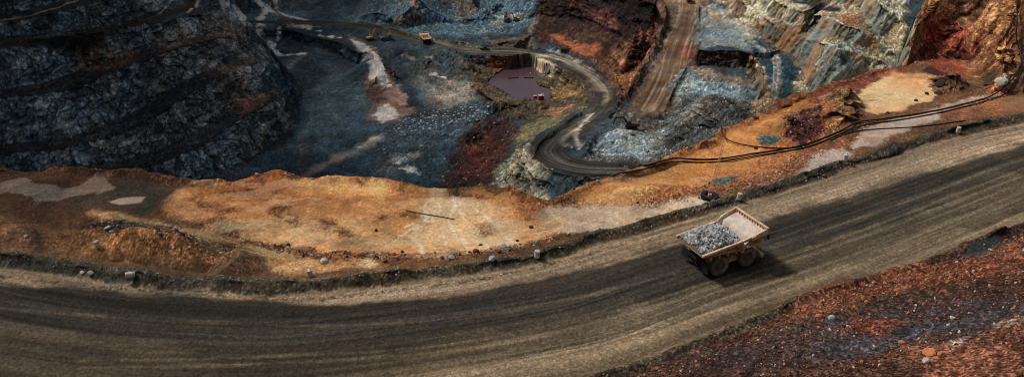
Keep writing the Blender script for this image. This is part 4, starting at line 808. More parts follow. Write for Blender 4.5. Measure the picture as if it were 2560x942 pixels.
def haul_truck(mats, load=True):
    mb_, mr_, mi_, mc_, my_ = mats
    t = empty('haul_truck')
    # dump body: floor, side walls with heavy top rails and ribs, tail lip
    xr, xf = -3.05, 3.35; hw = 2.75
    b = MB()
    zt = lambda x: 3.80+(x-xr)/(xf-xr)*.62
    zf_ = lambda x: 3.05-(x-xr)/(xf-xr)*.45+max(0, -1.9-x)*.35
    for s_ in (-1, 1):
        b.add([(xr, s_*(hw-.02), zt(xr)-.28), (xf, s_*(hw-.02), zt(xf)-.28), (xf, s_*(hw-.55), 2.45), (xr+.7, s_*(hw-.5), 2.95),
               (xr, s_*(hw-.16), zt(xr)-.28), (xf, s_*(hw-.16), zt(xf)-.28), (xf, s_*(hw-.69), 2.45), (xr+.7, s_*(hw-.64), 2.95)],
              [[0, 1, 2, 3], [7, 6, 5, 4], [0, 3, 7, 4], [1, 5, 6, 2], [3, 2, 6, 7], [0, 4, 5, 1]])
        for u in (0.16, .36, .56, .78):
            x = xr+(xf-xr)*u+.3; b.prism([(x, zt(x)-.3), (x+.16, zt(x)-.3), (x+.10, 2.62), (x-.06, 2.68)], s_*(hw-.30), s_*(hw+.02))
        b.add([(xr+1.3, s_*(hw+.03), zt(xr)-.38), (xf, s_*(hw+.03), 3.32), (xf, s_*(hw+.03), 3.1), (xr+1.3, s_*(hw+.03), zt(xr)-.52),
               (xr+1.3, s_*(hw-.3), zt(xr)-.38), (xf, s_*(hw-.4), 3.32), (xf, s_*(hw-.4), 3.1), (xr+1.3, s_*(hw-.3), zt(xr)-.52)],
              [[0, 1, 2, 3], [7, 6, 5, 4], [0, 3, 7, 4], [1, 5, 6, 2], [3, 2, 6, 7], [0, 4, 5, 1]])
    b.add([(xr, -hw+.1, 3.42), (xr, hw-.1, 3.42), (xr+.8, hw-.5, 2.95), (xf, hw-.6, 2.40), (xf, -hw+.6, 2.40), (xr+.8, -hw+.5, 2.95),
           (xr, -hw+.1, 3.54), (xr, hw-.1, 3.54), (xr+.8, hw-.5, 3.08), (xf, hw-.6, 2.55), (xf, -hw+.6, 2.55), (xr+.8, -hw+.5, 3.08)],
          [[0, 1, 2, 5], [5, 2, 3, 4], [6, 7, 8, 11], [11, 8, 9, 10], [0, 1, 7, 6], [1, 2, 8, 7], [2, 3, 9, 8], [3, 4, 10, 9], [4, 5, 11, 10], [5, 0, 6, 11]])
    for x in (-1.2, .2, 1.6): b.box((x, 0, 2.55), (.22, 3.8, .26), bev=.02)
    b.build('dump_body', mb_, t)
    for s_ in (-1, 1):
        r = MB(); r.add([(xr-.05, s_*(hw+.10), zt(xr)-.28), (xf+.1, s_*(hw+.10), zt(xf)-.26), (xf+.1, s_*(hw-.20), zt(xf)-.26), (xr-.05, s_*(hw-.20), zt(xr)-.28),
                        (xr-.05, s_*(hw+.10), zt(xr)), (xf+.1, s_*(hw+.10), zt(xf)+.02), (xf+.1, s_*(hw-.20), zt(xf)+.02), (xr-.05, s_*(hw-.20), zt(xr))],
                       [[0, 1, 2, 3], [7, 6, 5, 4], [0, 4, 5, 1], [3, 2, 6, 7], [0, 3, 7, 4], [1, 5, 6, 2]])
        r.build('side_rail', mr_, t)
    # headboard rising into the rock canopy over the cab
    c = MB(); x0, x1, x2 = 3.05, 4.25, 6.55; W2 = 3.05
    c.add([(x0, -hw+.3, 2.62), (x0, hw-.3, 2.62), (x1, hw+.0, 4.42), (x1, -hw, 4.42), (x2, W2-.12, 4.98), (x2, -W2+.12, 4.98),
           (x0+.12, -hw+.3, 2.55), (x0+.12, hw-.3, 2.55), (x1+.1, hw, 4.28), (x1+.1, -hw, 4.28), (x2, W2-.12, 4.84), (x2, -W2+.12, 4.84)],
          [[0, 1, 2, 3], [3, 2, 4, 5], [6, 9, 8, 7], [9, 11, 10, 8], [0, 6, 7, 1], [4, 10, 11, 5], [1, 7, 8, 2], [0, 3, 9, 6], [2, 8, 10, 4], [3, 5, 11, 9]])
    c.build('canopy', mi_, t)
    k = MB()
    for s_ in (-1, 1):
        k.add([(3.35, s_*(hw-.16), 4.05), (x1, s_*hw, 4.36), (x2, s_*(W2-.08), 4.86), (x2, s_*(W2-.04), 5.42), (x1+.5, s_*(W2-.12), 4.98), (3.35, s_*(hw-.02), 4.44),
               (3.35, s_*(hw+.08), 4.05), (x1, s_*(hw+.22), 4.36), (x2, s_*(W2+.10), 4.86), (x2, s_*(W2+.10), 5.42), (x1+.5, s_*(W2+.08), 4.98), (3.35, s_*(hw+.08), 4.44)],
              [[0, 1, 2, 3, 4, 5], [11, 10, 9, 8, 7, 6], [0, 6, 7, 1], [1, 7, 8, 2], [2, 8, 9, 3], [3, 9, 10, 4], [4, 10, 11, 5], [5, 11, 6, 0]])
        k.box((5.3, s_*(W2+.04), 4.76), (2.4, .26, .5), rot=E3(0, -.21, 0), bev=.04)
    k.box((x2+.06, 0, 5.14), (.14, W2*2+.2, .60), bev=.02); k.box((x2+.02, 0, 5.47), (.34, W2*2+.26, .10), bev=.02)
    k.build('canopy_rim', mr_, t)
    for i in range(12): rb = MB(); rb.box((x2-.06, -2.75+i*.5, 5.20), (.10, .07, .44)); rb.build('canopy_rib', M_rust if mats[0] is M_rust else M_dgrey, t)
    # chassis
    f = MB()
    for s_ in (-1, 1): f.box((2.0, s_*.75, 1.75), (9.0, .3, .5), bev=.03); f.tube([(1.0, s_*.95, 1.6), (2.3, s_*1.0, 2.5)], .16, 10); f.tube([(-.6, s_*.75, 1.9), (0, s_*.75, 2.5)], .13, 10)
    f.box((0, 0, 1.35), (.7, 3.2, .7), bev=.1); f.box((4.57, 0, 1.4), (.5, 3.4, .4), bev=.05); f.box((5.6, 0, 1.4), (1.5, 2.4, .8), bev=.05); f.box((-2.3, 0, 2.15), (.5, 1.9, .4), bev=.04)
    f.build('chassis', M_black, t)
    tk = MB(); tk.tube([(1.6, -1.7, 1.5), (2.9, -1.7, 1.5)], .55, 16); tk.build('fuel_tank', mb_, t)
    tk = MB(); tk.tube([(1.6, 1.7, 1.5), (2.9, 1.7, 1.5)], .45, 16); tk.build('hydraulic_tank', mb_, t)
    h = MB(); h.box((5.55, 0, 2.75), (2.3, 1.7, 1.3), bev=.08); h.build('engine_hood', mc_, t)
    g = MB(); g.box((6.76, 0, 2.3), (.14, 1.8, 1.7), bev=.03)
    for i in range(9): g.box((6.85, 0, 1.62+i*.17), (.06, 1.6, .06))
    g.build('radiator_grille', M_black, t)
    bp = MB(); bp.box((6.95, 0, 1.05), (.5, 5.2, .55), bev=.08); bp.build('bumper', mc_, t)
    for s_ in (-1, 1):
        l = MB(); l.lathe([(0, .04), (.14, .04), (.14, -.06)], 12, T=Matrix.Translation((7.22, s_*1.9, 1.15)) @ Matrix.Rotation(-PI/2, 4, 'Z')); l.build('headlight', M_white, t)
    dk = MB(); dk.box((5.3, -1.9, 3.35), (3.0, 2.1, .12), bev=.02); dk.box((5.3, 1.9, 3.35), (3.0, 2.1, .12), bev=.02); dk.box((5.5, 0, 3.46), (2.6, 1.8, .1))
    for s_ in (-1, 1):
        dk.prism([(3.35, 3.30), (3.2, 2.5), (3.45, 2.5), (3.7, 3.0), (5.6, 3.0), (6.0, 2.5), (6.75, 2.35), (6.8, 3.30)], s_*1.6, s_*2.72)
    dk.build('front_deck', mc_, t)
    yb = MB(); yb.box((5.9, -2.15, 3.72), (.75, .8, .6), bev=.06); yb.build('battery_box', my_, t)
    ac = MB(); ac.tube([(4.6, -1.1, 3.75), (5.3, -1.1, 3.75)], .32, 14); ac.tube([(4.6, -1.85, 3.75), (5.3, -1.85, 3.75)], .32, 14); ac.build('air_filters', M_black, t)
    hr = MB()
    def loop(pts):
        hr.tube(pts, .03, 6); hr.tube([(a_, b_2, c_-.42) for a_, b_2, c_ in pts], .025, 6)
        for p in pts: hr.tube([p, (p[0], p[1], 3.4)], .03, 6)
    loop([(3.9, -2.88, 4.3), (4.7, -2.88, 4.3), (5.6, -2.88, 4.3), (6.7, -2.88, 4.3)]); loop([(6.72, -2.8, 4.3), (6.72, -1.9, 4.3), (6.72, -1.0, 4.3), (6.72, 0, 4.3), (6.72, 1.2, 4.3)])
    hr.build('handrail', my_, t)
    la = MB()
    for yy in (-1.45, -1.95): la.tube([(7.15, yy, .7), (6.85, yy, 3.4)], .04, 6)
    for i in range(8): la.tube([(7.12-.04*i, -1.45, .9+.33*i), (7.12-.04*i, -1.95, .9+.33*i)], .03, 6)
    la.build('ladder', M_black, t)
    cb = MB(); cb.box((5.25, 1.85, 3.86), (1.8, 1.6, .96), bev=.08); cab = cb.build('cab', mc_, t)
    wn = MB(); wn.box((6.16, 1.85, 3.95), (.04, 1.35, .6)); wn.box((5.25, 1.045, 3.95), (1.5, .04, .55)); wn.box((5.25, 2.655, 3.95), (1.5, .04, .55)); wn.box((4.34, 1.85, 3.98), (.04, 1.2, .5)); wn.build('window', M_glass, cab)
    for s_ in (-1, 1):
        mr2 = MB(); mr2.tube([(6.7, s_*2.7, 3.5), (6.9, s_*3.0, 4.3)], .035, 6); mr2.box((6.92, s_*3.02, 4.1), (.08, .32, .6), bev=.02); mr2.build('mirror', M_black, t)
    for s_ in (-1, 1): mf = MB(); mf.add([(-1.9, s_*1.15, 2.0), (-1.9, s_*2.7, 2.0), (-2.0, s_*2.7, .7), (-2.0, s_*1.15, .7), (-1.86, s_*1.15, 2.0), (-1.86, s_*2.7, 2.0), (-1.96, s_*2.7, .7), (-1.96, s_*1.15, .7)], [[0, 1, 2, 3], [7, 6, 5, 4], [0, 4, 5, 1], [1, 5, 6, 2], [2, 6, 7, 3], [3, 7, 4, 0]]); mf.build('mud_flap', M_black, t)
    for s_ in (-1, 1):
        wheel(t, 4.57, s_*2.15, s_, None, None)
        wheel(t, 0, s_*2.30, s_, None, None); wheel(t, 0, s_*1.45, s_, None, None)
    return t
TRX, TRY, TRH = 25.05, 86.2, R(25.6)
truck = haul_truck((M_rust, M_rail, M_bedin, M_cream, M_yellow))
def on_ground(o, x, y, hd, L=4.57, sink=.06):
    z0 = gz(x, y); z1 = gz(x+L*math.cos(hd), y+L*math.sin(hd)); o.location = (x, y, (z0*1.0)-sink); o.rotation_euler = (0, -math.atan2(z1-z0, L), hd)
truck.location = (TRX, TRY, max(gz(TRX+a*math.cos(TRH)+b*math.sin(TRH), TRY+a*math.sin(TRH)-b*math.cos(TRH)) for a in (0, 4.57) for b in (-2.2, 2.2))-.06); truck.rotation_euler = (0, 0, TRH)
tag(truck, 'large dusty tan dump truck carrying broken rock along the wide foreground road', 'dump truck', 'haul trucks in the mine')
TM = Matrix.Translation(truck.location) @ Matrix.Rotation(TRH, 4, 'Z')
# the load: a heap of fines and broken rock (a mass), its largest pieces single
rs = random.Random(5)
def heap(x, y):
    u = (x+2.95)/6.0
    ed = max(0.0, 1-abs(y)/2.5)
    return 3.62+min(.5, u*.9)*.7+1.0*math.exp(-((x-.6)/2.2)**2)*ed**.55+.25*ed*math.exp(-((x+1.6)/.9)**2)
hp = MB(); nx_, ny_ = 40, 30; vs_ = []; fs_ = []
for i in range(nx_+1):
    for j in range(ny_+1):
        x = -2.98+6.5*i/nx_; y = -2.5+5.0*j/ny_; z = heap(x, y)+rs.uniform(-.05, .05)
        if i == 0: z = 3.5
        if i == nx_: z = 3.6
        vs_.append((x, y, z))
for i in range(nx_):
    for j in range(ny_): a = i*(ny_+1)+j; fs_.append([a, a+1, a+ny_+2, a+ny_+1])
hp.add(vs_, fs_, TM); heap_o = hp.build('loose_fines', M_fines); tag(heap_o, 'tan crushed fines heaped in the body of the foreground dump truck', 'fines', kind='stuff')
rks = [MB(), MB(), MB()]
for i in range(1700):
    x = rs.uniform(-2.75, 3.3); y = rs.uniform(-2.38, 2.38); sz = rs.choice([.08, .10, .13, .16, .20, .26, .36])*rs.uniform(.8, 1.25)
    fine = math.exp(-((x+1.0)/.7)**2-((y-.6)/.9)**2)+math.exp(-((x+2.6)/.5)**2-((y+.8)/1.0)**2)
    if rs.random() < fine*.9: continue
    v_, f_ = rs.choice(RLOW); rs.choice([rks[0], rks[0], rks[0], rks[1], rks[2]]).add(v_, f_, TM @ Matrix.Translation((x, y, heap(x, y)+sz*.25)) @ E3(rs.uniform(0, 6), rs.uniform(0, 6), rs.uniform(0, 6)).to_matrix().to_4x4() @ Matrix.Scale(sz, 4))
for rk, m_, n_ in zip(rks, (M_rock, M_rockw, M_rockdg), ('blue-grey', 'pale', 'dark grey')): tag(rk.build('broken_rock', m_), n_+' broken rock filling the body of the foreground dump truck', 'rock load', kind='stuff')
RKM = {}
def rock_obj(name, loc, r, m, label, cat='boulder', group=None, seed=0, sink=.25, T=None):
    k = (seed % 6, m.name)
    if k not in RKM:
        mb = MB(); mb.add(*ROCKS[seed % 6]); o = mb.build(name, m); RKM[k] = o.data
    else: o = bpy.data.objects.new(name, RKM[k]); COL.objects.link(o)
    o.location = loc if T is None else T @ Vector(loc); o.scale = (r,)*3; o.rotation_euler = (random.uniform(-.4, .4), random.uniform(-.4, .4), random.uniform(0, 6))
    o.location.z += r*(.6-sink) if T is None else 0
    tag(o, label, cat, group); return o
for i, (x, y, r, m, lab) in enumerate([(-1.9, 1.35, .50, M_rockw, 'flat pale grey rock near the left rear of the truck load'), (-1.2, -.7, .42, M_rockw, 'rounded pale rock low on the rear slope of the truck load'), (1.0, -.4, .46, M_rockw, 'bright pointed rock standing on top of the truck load'),
        (-.4, -1.4, .32, M_rockw, 'blocky pale rock beside the near rail of the truck load'), (2.3, -1.2, .30, M_rockw, 'pale rock at the front near corner of the truck load'), (2.0, .3, .34, M_rock, 'angular grey rock in front of the truck load crest'),
        (-1.7, -1.6, .28, M_rockw, 'tan white block just above the tail lip of the load'), (1.7, 1.6, .26, M_rock, 'grey rock against the far rail of the truck body')]):
    rock_obj('ore_rock', (x, y, heap(x, y)+.12), r, m, lab, 'rock', 'largest rocks in the truck load', seed=i, T=TM)

# ------------------------------------------------------------------ other haul trucks and machines deep in the pit
def place_px(o, px, py, hd, L=4.57):
    p = gp(px, py); o.location = p; c, s_ = math.cos(hd), math.sin(hd)
    z1 = gz(p.x+L*c, p.y+L*s_); o.rotation_euler = (0, -max(-.15, min(.15, math.atan2(z1-p.z, L))), hd); o.location.z = max(p.z, (p.z+z1)/2)
t2_ = copy_tree(truck); place_px(t2_, 1066, 108, R(112)); tag(t2_, 'small tan dump truck seen from behind on the far haul road above the pit floor')
tg = haul_truck((M_grey, M_grey, M_dgrey, M_grey, M_grey)); place_px(tg, 1722, 4, R(-97)); tag(tg, 'grey dump truck coming down the straight brown ramp at the top of the picture', 'dump truck', 'haul trucks in the mine'); tg.scale = (.66,)*3
td = copy_tree(tg); place_px(td, 960, 102, R(25)); td.scale = (.8,)*3; tag(td, 'dark dump truck parked beside the yellow excavator below the far haul road')
def excavator(mbody, boom_up, sc=1.0):
    t = empty('excavator')
    for s_ in (-1, 1):
        k = MB(); prof = [(-2.3, .5), (-2.1, .12), (-1.7, 0), (1.7, 0), (2.1, .12), (2.3, .5), (2.1, .9), (1.7, 1.02), (-1.7, 1.02), (-2.1, .9)]
        k.prism(prof, s_*1.35-.3, s_*1.35+.3)
        for i in range(14): k.box((-1.8+i*.277, s_*1.35, 1.05), (.16, .66, .08)); k.box((-1.8+i*.277, s_*1.35, .02), (.16, .66, .08))
        k.build('track', M_black, t)
    u = MB(); u.box((-.5, 0, 1.95), (4.2, 2.9, 1.2), bev=.15); u.tube([(0, 0, 1.0), (0, 0, 1.4)], .8, 16); u.box((-2.3, 0, 1.9), (.9, 2.8, 1.4), bev=.3); u.build('upper_body', mbody, t)
    c = MB(); c.box((1.1, 1.0, 2.75), (1.5, 1.0, 1.6), bev=.1); cb = c.build('cab', M_dgrey if mbody is M_dgrey else mbody, t)
    g = MB(); g.box((1.87, 1.0, 2.95), (.04, .85, 1.0)); g.box((1.1, 1.52, 2.95), (1.2, .04, .9)); g.build('window', M_glass, cb)
    if boom_up: A, B, Cc = (3.0, -.2, 5.6), (5.2, -.2, 6.9), (6.6, -.2, 3.6)
    else: A, B, Cc = (3.2, -.2, 4.6), (6.0, -.2, 4.2), (7.0, -.2, 1.4)
    b = MB(); b.prism([(1.2, 1.9), (1.5, 2.6), (A[0]-.1, A[2]+.35), (B[0], B[2]+.25), (B[0]+.1, B[2]-.25), (A[0]+.2, A[2]-.4), (1.9, 1.9)], -.45, .05); b.build('boom', mbody, t)
    s = MB(); s.prism([(B[0]-.5, B[2]+.5), (B[0]+.3, B[2]+.4), (Cc[0]+.15, Cc[2]), (Cc[0]-.2, Cc[2])], -.4, 0.0); s.build('stick', mbody, t)
    k = MB(); k.prism([(Cc[0]-.2, Cc[2]), (Cc[0]+.3, Cc[2]-.1), (Cc[0]+.2, Cc[2]-1.3), (Cc[0]-.5, Cc[2]-1.5), (Cc[0]-1.2, Cc[2]-1.1), (Cc[0]-1.0, Cc[2]-.9), (Cc[0]-.45, Cc[2]-1.15)], -.9, .5); k.build('bucket', M_black if mbody is not M_dgrey else M_grey, t)
    p = MB(); p.tube([(1.6, -.2, 2.1), (A[0]-.2, -.2, A[2]-.3)], .09, 8); p.tube([(A[0], -.2, A[2]+.4), (B[0]-.4, -.2, B[2]+.5)], .08, 8); p.build('hydraulic_cylinder', M_grey, t)
    t.scale = (sc,)*3; return t
e1 = excavator(M_yellow, True, 1.0); p = gp(926, 100); e1.location = p; e1.rotation_euler = (0, 0, R(50)); tag(e1, 'yellow excavator with raised boom digging below the far haul road', 'excavator', 'excavators in the pit')
e2 = excavator(M_dgrey, False, 1.25); p = gp(1578, 326); p.z = max(gz(p.x+a_, p.y+c_) for a_ in (-2.5, 0, 2.5) for c_ in (-1.5, 1.5))+.4; e2.location = p; e2.rotation_euler = (0, 0, R(176)); tag(e2, 'dark excavator working on the grey rubble at the foot of the brown ramp', 'excavator', 'excavators in the pit')
e3 = copy_tree(e2); p = gp(1268, 56); e3.location = p; e3.scale = (1.3,)*3; e3.rotation_euler = (0, 0, R(100)); tag(e3, 'dark boxy excavator on the pale patch at the back of the pit')
e4 = copy_tree(e1); p = gp(1291, 55); e4.location = p; e4.scale = (1.0,)*3; e4.rotation_euler = (0, 0, R(210)); tag(e4, 'dusty yellow excavator just right of the dark one at the back of the pit')
# pickup on the far road
pk = empty('pickup_truck'); b = MB(); b.prism([(-2.6, .6), (-2.6, 1.15), (-.6, 1.15), (-.4, 1.15), (1.1, 1.2), (2.4, 1.05), (2.6, .6)], -.95, .95); b.build('body', M_dgrey, pk)
b = MB(); b.prism([(-.7, 1.15), (-.5, 1.85), (.6, 1.85), (1.2, 1.18)], -.85, .85); b.build('cabin', M_black, pk)
for x in (-1.7, 1.6):
    for s_ in (-1, 1): b = MB(); b.lathe([(.2, -.12), (.38, -.12), (.38, .12), (.2, .12)], 16, T=Matrix.Translation((x, s_*.9, .38)), close=True); b.build('wheel', M_black, pk)
p = gp(1212, 125); pk.location = p; pk.rotation_euler = (0, 0, R(-8)); pk.scale = (1.25,)*3; tag(pk, 'dark pickup truck in the wide bend of the far haul road', 'pickup truck')
# pump units at the pond
def pump(px, py, sc, lab):
    t = empty('pump_container', gp(px, py), (0, 0, R(6)), sc)
    b = MB(); b.box((0, 0, 1.3), (2.6, 2.2, 2.2), bev=.08); b.box((0, -1.14, 1.3), (.08, .06, 1.9)); b.box((-.7, -1.14, 1.3), (.08, .06, 1.9)); b.box((.7, -1.14, 1.3), (.08, .06, 1.9)); b.build('housing', M_red, t)
    b = MB(); b.box((0, 0, 2.52), (2.8, 2.4, .26), bev=.05); b.box((.5, 0, 2.86), (.9, .9, .5), bev=.08); b.build('roof', M_white, t)
    b = MB(); b.box((0, .7, .12), (3.0, .2, .24)); b.box((0, -.7, .12), (3.0, .2, .24)); b.build('skid', M_black, t)
    b = MB(); b.tube([(-.9, 0, 2.4), (-.9, 0, 3.3)], .12, 8); b.build('exhaust_pipe', M_grey, t)
    tag(t, lab, 'pump', 'pump units on the pond shore')
pump(1353, 249, 1.15, 'larger red pump container with white roof on the near shore of the purple pond'); pump(1338, 247, .7, 'smaller rusty red pump container left of the larger one by the pond')

# pond
PZ = -107.6
pond = MB(); pw = [W(a, b_, PZ) for a, b_ in PONDPX]; pondc = Vector((sum(p[0] for p in pw)/len(pw), sum(p[1] for p in pw)/len(pw), PZ))
pond.add([tuple(pondc+(Vector(p)-pondc)*1.22) for p in pw], [list(range(len(pw)))])
M_water = mat('muddy_purple_water', (78, 58, 66), .22, spec=.5, dirt=(66, 54, 68), dscale=.02, bump=.08, bscale=.8)
po = pond.build('pond', M_water); tag(po, kind='structure')
for l, lab in (([(1270, 196), (1283, 195), (1296, 194)], 'left dark floating boom on the purple pond'), ([(1310, 194), (1322, 195), (1333, 195)], 'right dark floating boom on the pond near the rocky spit')):
    b = MB(); b.tube([W(a, c_, PZ+.15) for a, c_ in l], .45, 8); tag(b.build('floating_boom', M_rope), lab, 'boom', 'floating booms on the pond')

# ------------------------------------------------------------------ pipelines
def pipe(l, r, name, lab, off=0.0, drop=1.0):
    pts = [gp(a, b_) for a, b_ in l]; out = []
    for a, b_ in zip(pts[:-1], pts[1:]):
        n_ = max(2, int((b_-a).length/1.2))
        for i in range(n_):
            q_ = a.lerp(b_, i/n_); out.append(Vector((q_.x, q_.y, 0)))
    out.append(Vector((pts[-1].x, pts[-1].y, 0)))
    for _ in range(4): out = [out[0]]+[(out[i-1]+out[i]*2+out[i+1])/4 for i in range(1, len(out)-1)]+[out[-1]]
    zz = [gz(p.x, p.y+off) for p in out]; zz = [max(zz[max(0, i-1):i+2])+r*.7 for i in range(len(zz))]
    for _ in range(2): zz = [zz[0]]+[max(zz[i], (zz[i-1]+zz[i+1])/2) for i in range(1, len(zz)-1)]+[zz[-1]]
    m = MB(); m.tube([(p.x, p.y+off, z_) for p, z_ in zip(out, zz)], r, 8)
    o = m.build(name, M_pipe, smooth=True); tag(o, lab, 'pipe', 'black pipelines on the bench'); return o
PL1 = [(1478, 440), (1530, 436), (1600, 424), (1650, 410), (1692, 397), (1720, 399), (1770, 402), (1830, 396), (1900, 385), (2000, 367), (2050, 351), (2102, 328), (2168, 304), (2275, 290), (2367, 273), (2440, 255), (2489, 240), (2522, 226), (2546, 186), (2553, 150), (2554, 122), (2535, 90), (2545, 51), (2541, 0), (2540, -60)]
pipe(PL1, .14, 'pipeline', 'upper of the two long black pipes across the bench and up the right edge')
pipe([(a, b_+7) for a, b_ in PL1[:16]]+[(2489, 247), (2530, 230), (2556, 186), (2564, 150), (2566, 110)], .12, 'pipeline', 'lower of the two long black pipes running side by side across the bench')
pipe([(2076, 352), (2115, 335), (2153, 326), (2255, 321), (2340, 313), (2413, 304)], .10, 'pipeline', 'thin black pipe over the grey silt nearest the road berm')
pipe([(1775, 346), (1800, 354), (1850, 364), (1900, 371), (1945, 374), (2005, 368)], .11, 'pipeline', 'short black pipe dropping from the pit edge across the golden silt')
tw = MB(); tw.tube([tuple(gp(a, b_)+Vector((0, 0, .08))) for a, b_ in [(1014, 526), (1040, 532), (1068, 537), (1100, 542), (1136, 549)]], .07, 6); tag(tw.build('fallen_hose', M_rope), 'thin dark hose lying across the orange silt fan', 'hose')

# marker drums
DR = None
def drum(px, py, lab, fallen=False, rz=0.0):
    global DR
    if DR is None:
        t = empty('marker_drum')
        b = MB(); b.lathe([(0, 0), (.33, 0), (.36, .04), (.36, .34), (.375, .36), (.36, .38), (.36, .70), (.375, .72), (.36, .74), (.36, 1.02), (.33, 1.08), (0, 1.08)], 20, T=Matrix.Rotation(PI/2, 4, 'X')); b.build('barrel', M_white, t)
        b = MB(); b.tube([(.18, 0, 1.07), (.18, 0, 1.14)], .07, 8); b.tube([(-.2, .1, 1.07), (-.2, .1, 1.12)], .05, 8); b.build('cap', M_black, t)
        b = MB(); b.tube([(-.12, -.2, 1.06), (-.12, -.2, 1.17), (.1, -.2, 1.17), (.1, -.2, 1.06)], .025, 6); b.build('handle', M_dgrey, t)
        DR = t; c = t
    else: c = copy_tree(DR)
    p = gp(px, py); c.location = p-Vector((0, 0, .04)); c.rotation_euler = (0.05, -.08, rz); c.scale = (1, 1, 1)
    if fallen: c.rotation_euler = (R(82), 0, R(-60)); c.location.z += .32
    tag(c, lab, 'drum', 'white marker drums along the road edge'); return c
drum(247, 621, 'white marker drum standing alone on the brown slope at the far left')
drum(776, 690, 'white marker drum on the dark berm below the orange silt fan', rz=1)
drum(1342, 640, 'white marker drum at the berm right of the orange silt, left of the truck', rz=2)
drum(1847, 498, 'white marker drum just right of the old tyre', rz=1.4)
drum(2113, 402, 'white marker drum beside grey silt between the tyre and the thin pipe', rz=.4)
drum(2395, 328, 'white marker drum near the end of the thin pipe at the far right', rz=.9)
drum(338, 688, 'white marker drum tipped on its side in the berm at left', True)

# old tyre with a lattice mast standing in it
tp_ = gp(1773, 496); ty = bpy.data.objects.new('old_tyre', TY[0].copy()); ty.data.materials.clear(); ty.data.materials.append(M_tyred); COL.objects.link(ty); ty.location = tp_+Vector((0, 0, .36)); ty.rotation_euler = (PI/2+.05, .06, 0); ty.scale = (.98, .95, .98)
tag(ty, 'big black haul tyre lying flat beside the far edge of the road', 'tyre')
top = tp_+Vector((1.2, .4, 9.0)); b0 = tp_+Vector((-.1, 0, .05)); b = MB(); legs = []
for k in range(3):
    a = 2*PI*k/3; o0 = Vector((math.cos(a), math.sin(a), 0)); legs.append((b0+o0*.34, top+o0*.14)); b.tube([legs[-1][0], legs[-1][1]], .028, 5)
n_ = 14
for i in range(n_):
    for k in range(3):
        A_ = legs[k][0].lerp(legs[k][1], i/n_); B_ = legs[(k+1) % 3][0].lerp(legs[(k+1) % 3][1], (i+1)/n_); C_ = legs[(k+1) % 3][0].lerp(legs[(k+1) % 3][1], i/n_); b.tube([A_, B_], .014, 4); b.tube([A_, C_], .014, 4)
mt = empty('lattice_mast', b0); 
def rel(m, name, mm, par):
    o = m.build(name, mm, par); o.location = -Vector(par.location); return o
rel(b, 'mast_frame', M_mast, mt)
b = MB(); b.tube([top+Vector((-.9, .2, -.7)), top+Vector((.9, -.2, -1.5))], .03, 5)
for i in range(6): q_ = (top+Vector((-.9, .2, -.7))).lerp(top+Vector((.9, -.2, -1.5)), i/5); b.tube([q_+Vector((0, 0, .25)), q_-Vector((0, 0, .25))], .015, 4)
b.tube([top, top+Vector((.1, 0, .8))], .025, 5); rel(b, 'antenna', M_mast, mt)
b = MB(); b.box(tuple(b0+Vector((.15, -.1, .5))), (.5, .4, .5), bev=.04); rel(b, 'equipment_box', M_rail, mt)
tag(mt, 'thin pale lattice mast standing in the old tyre by the road', 'mast')

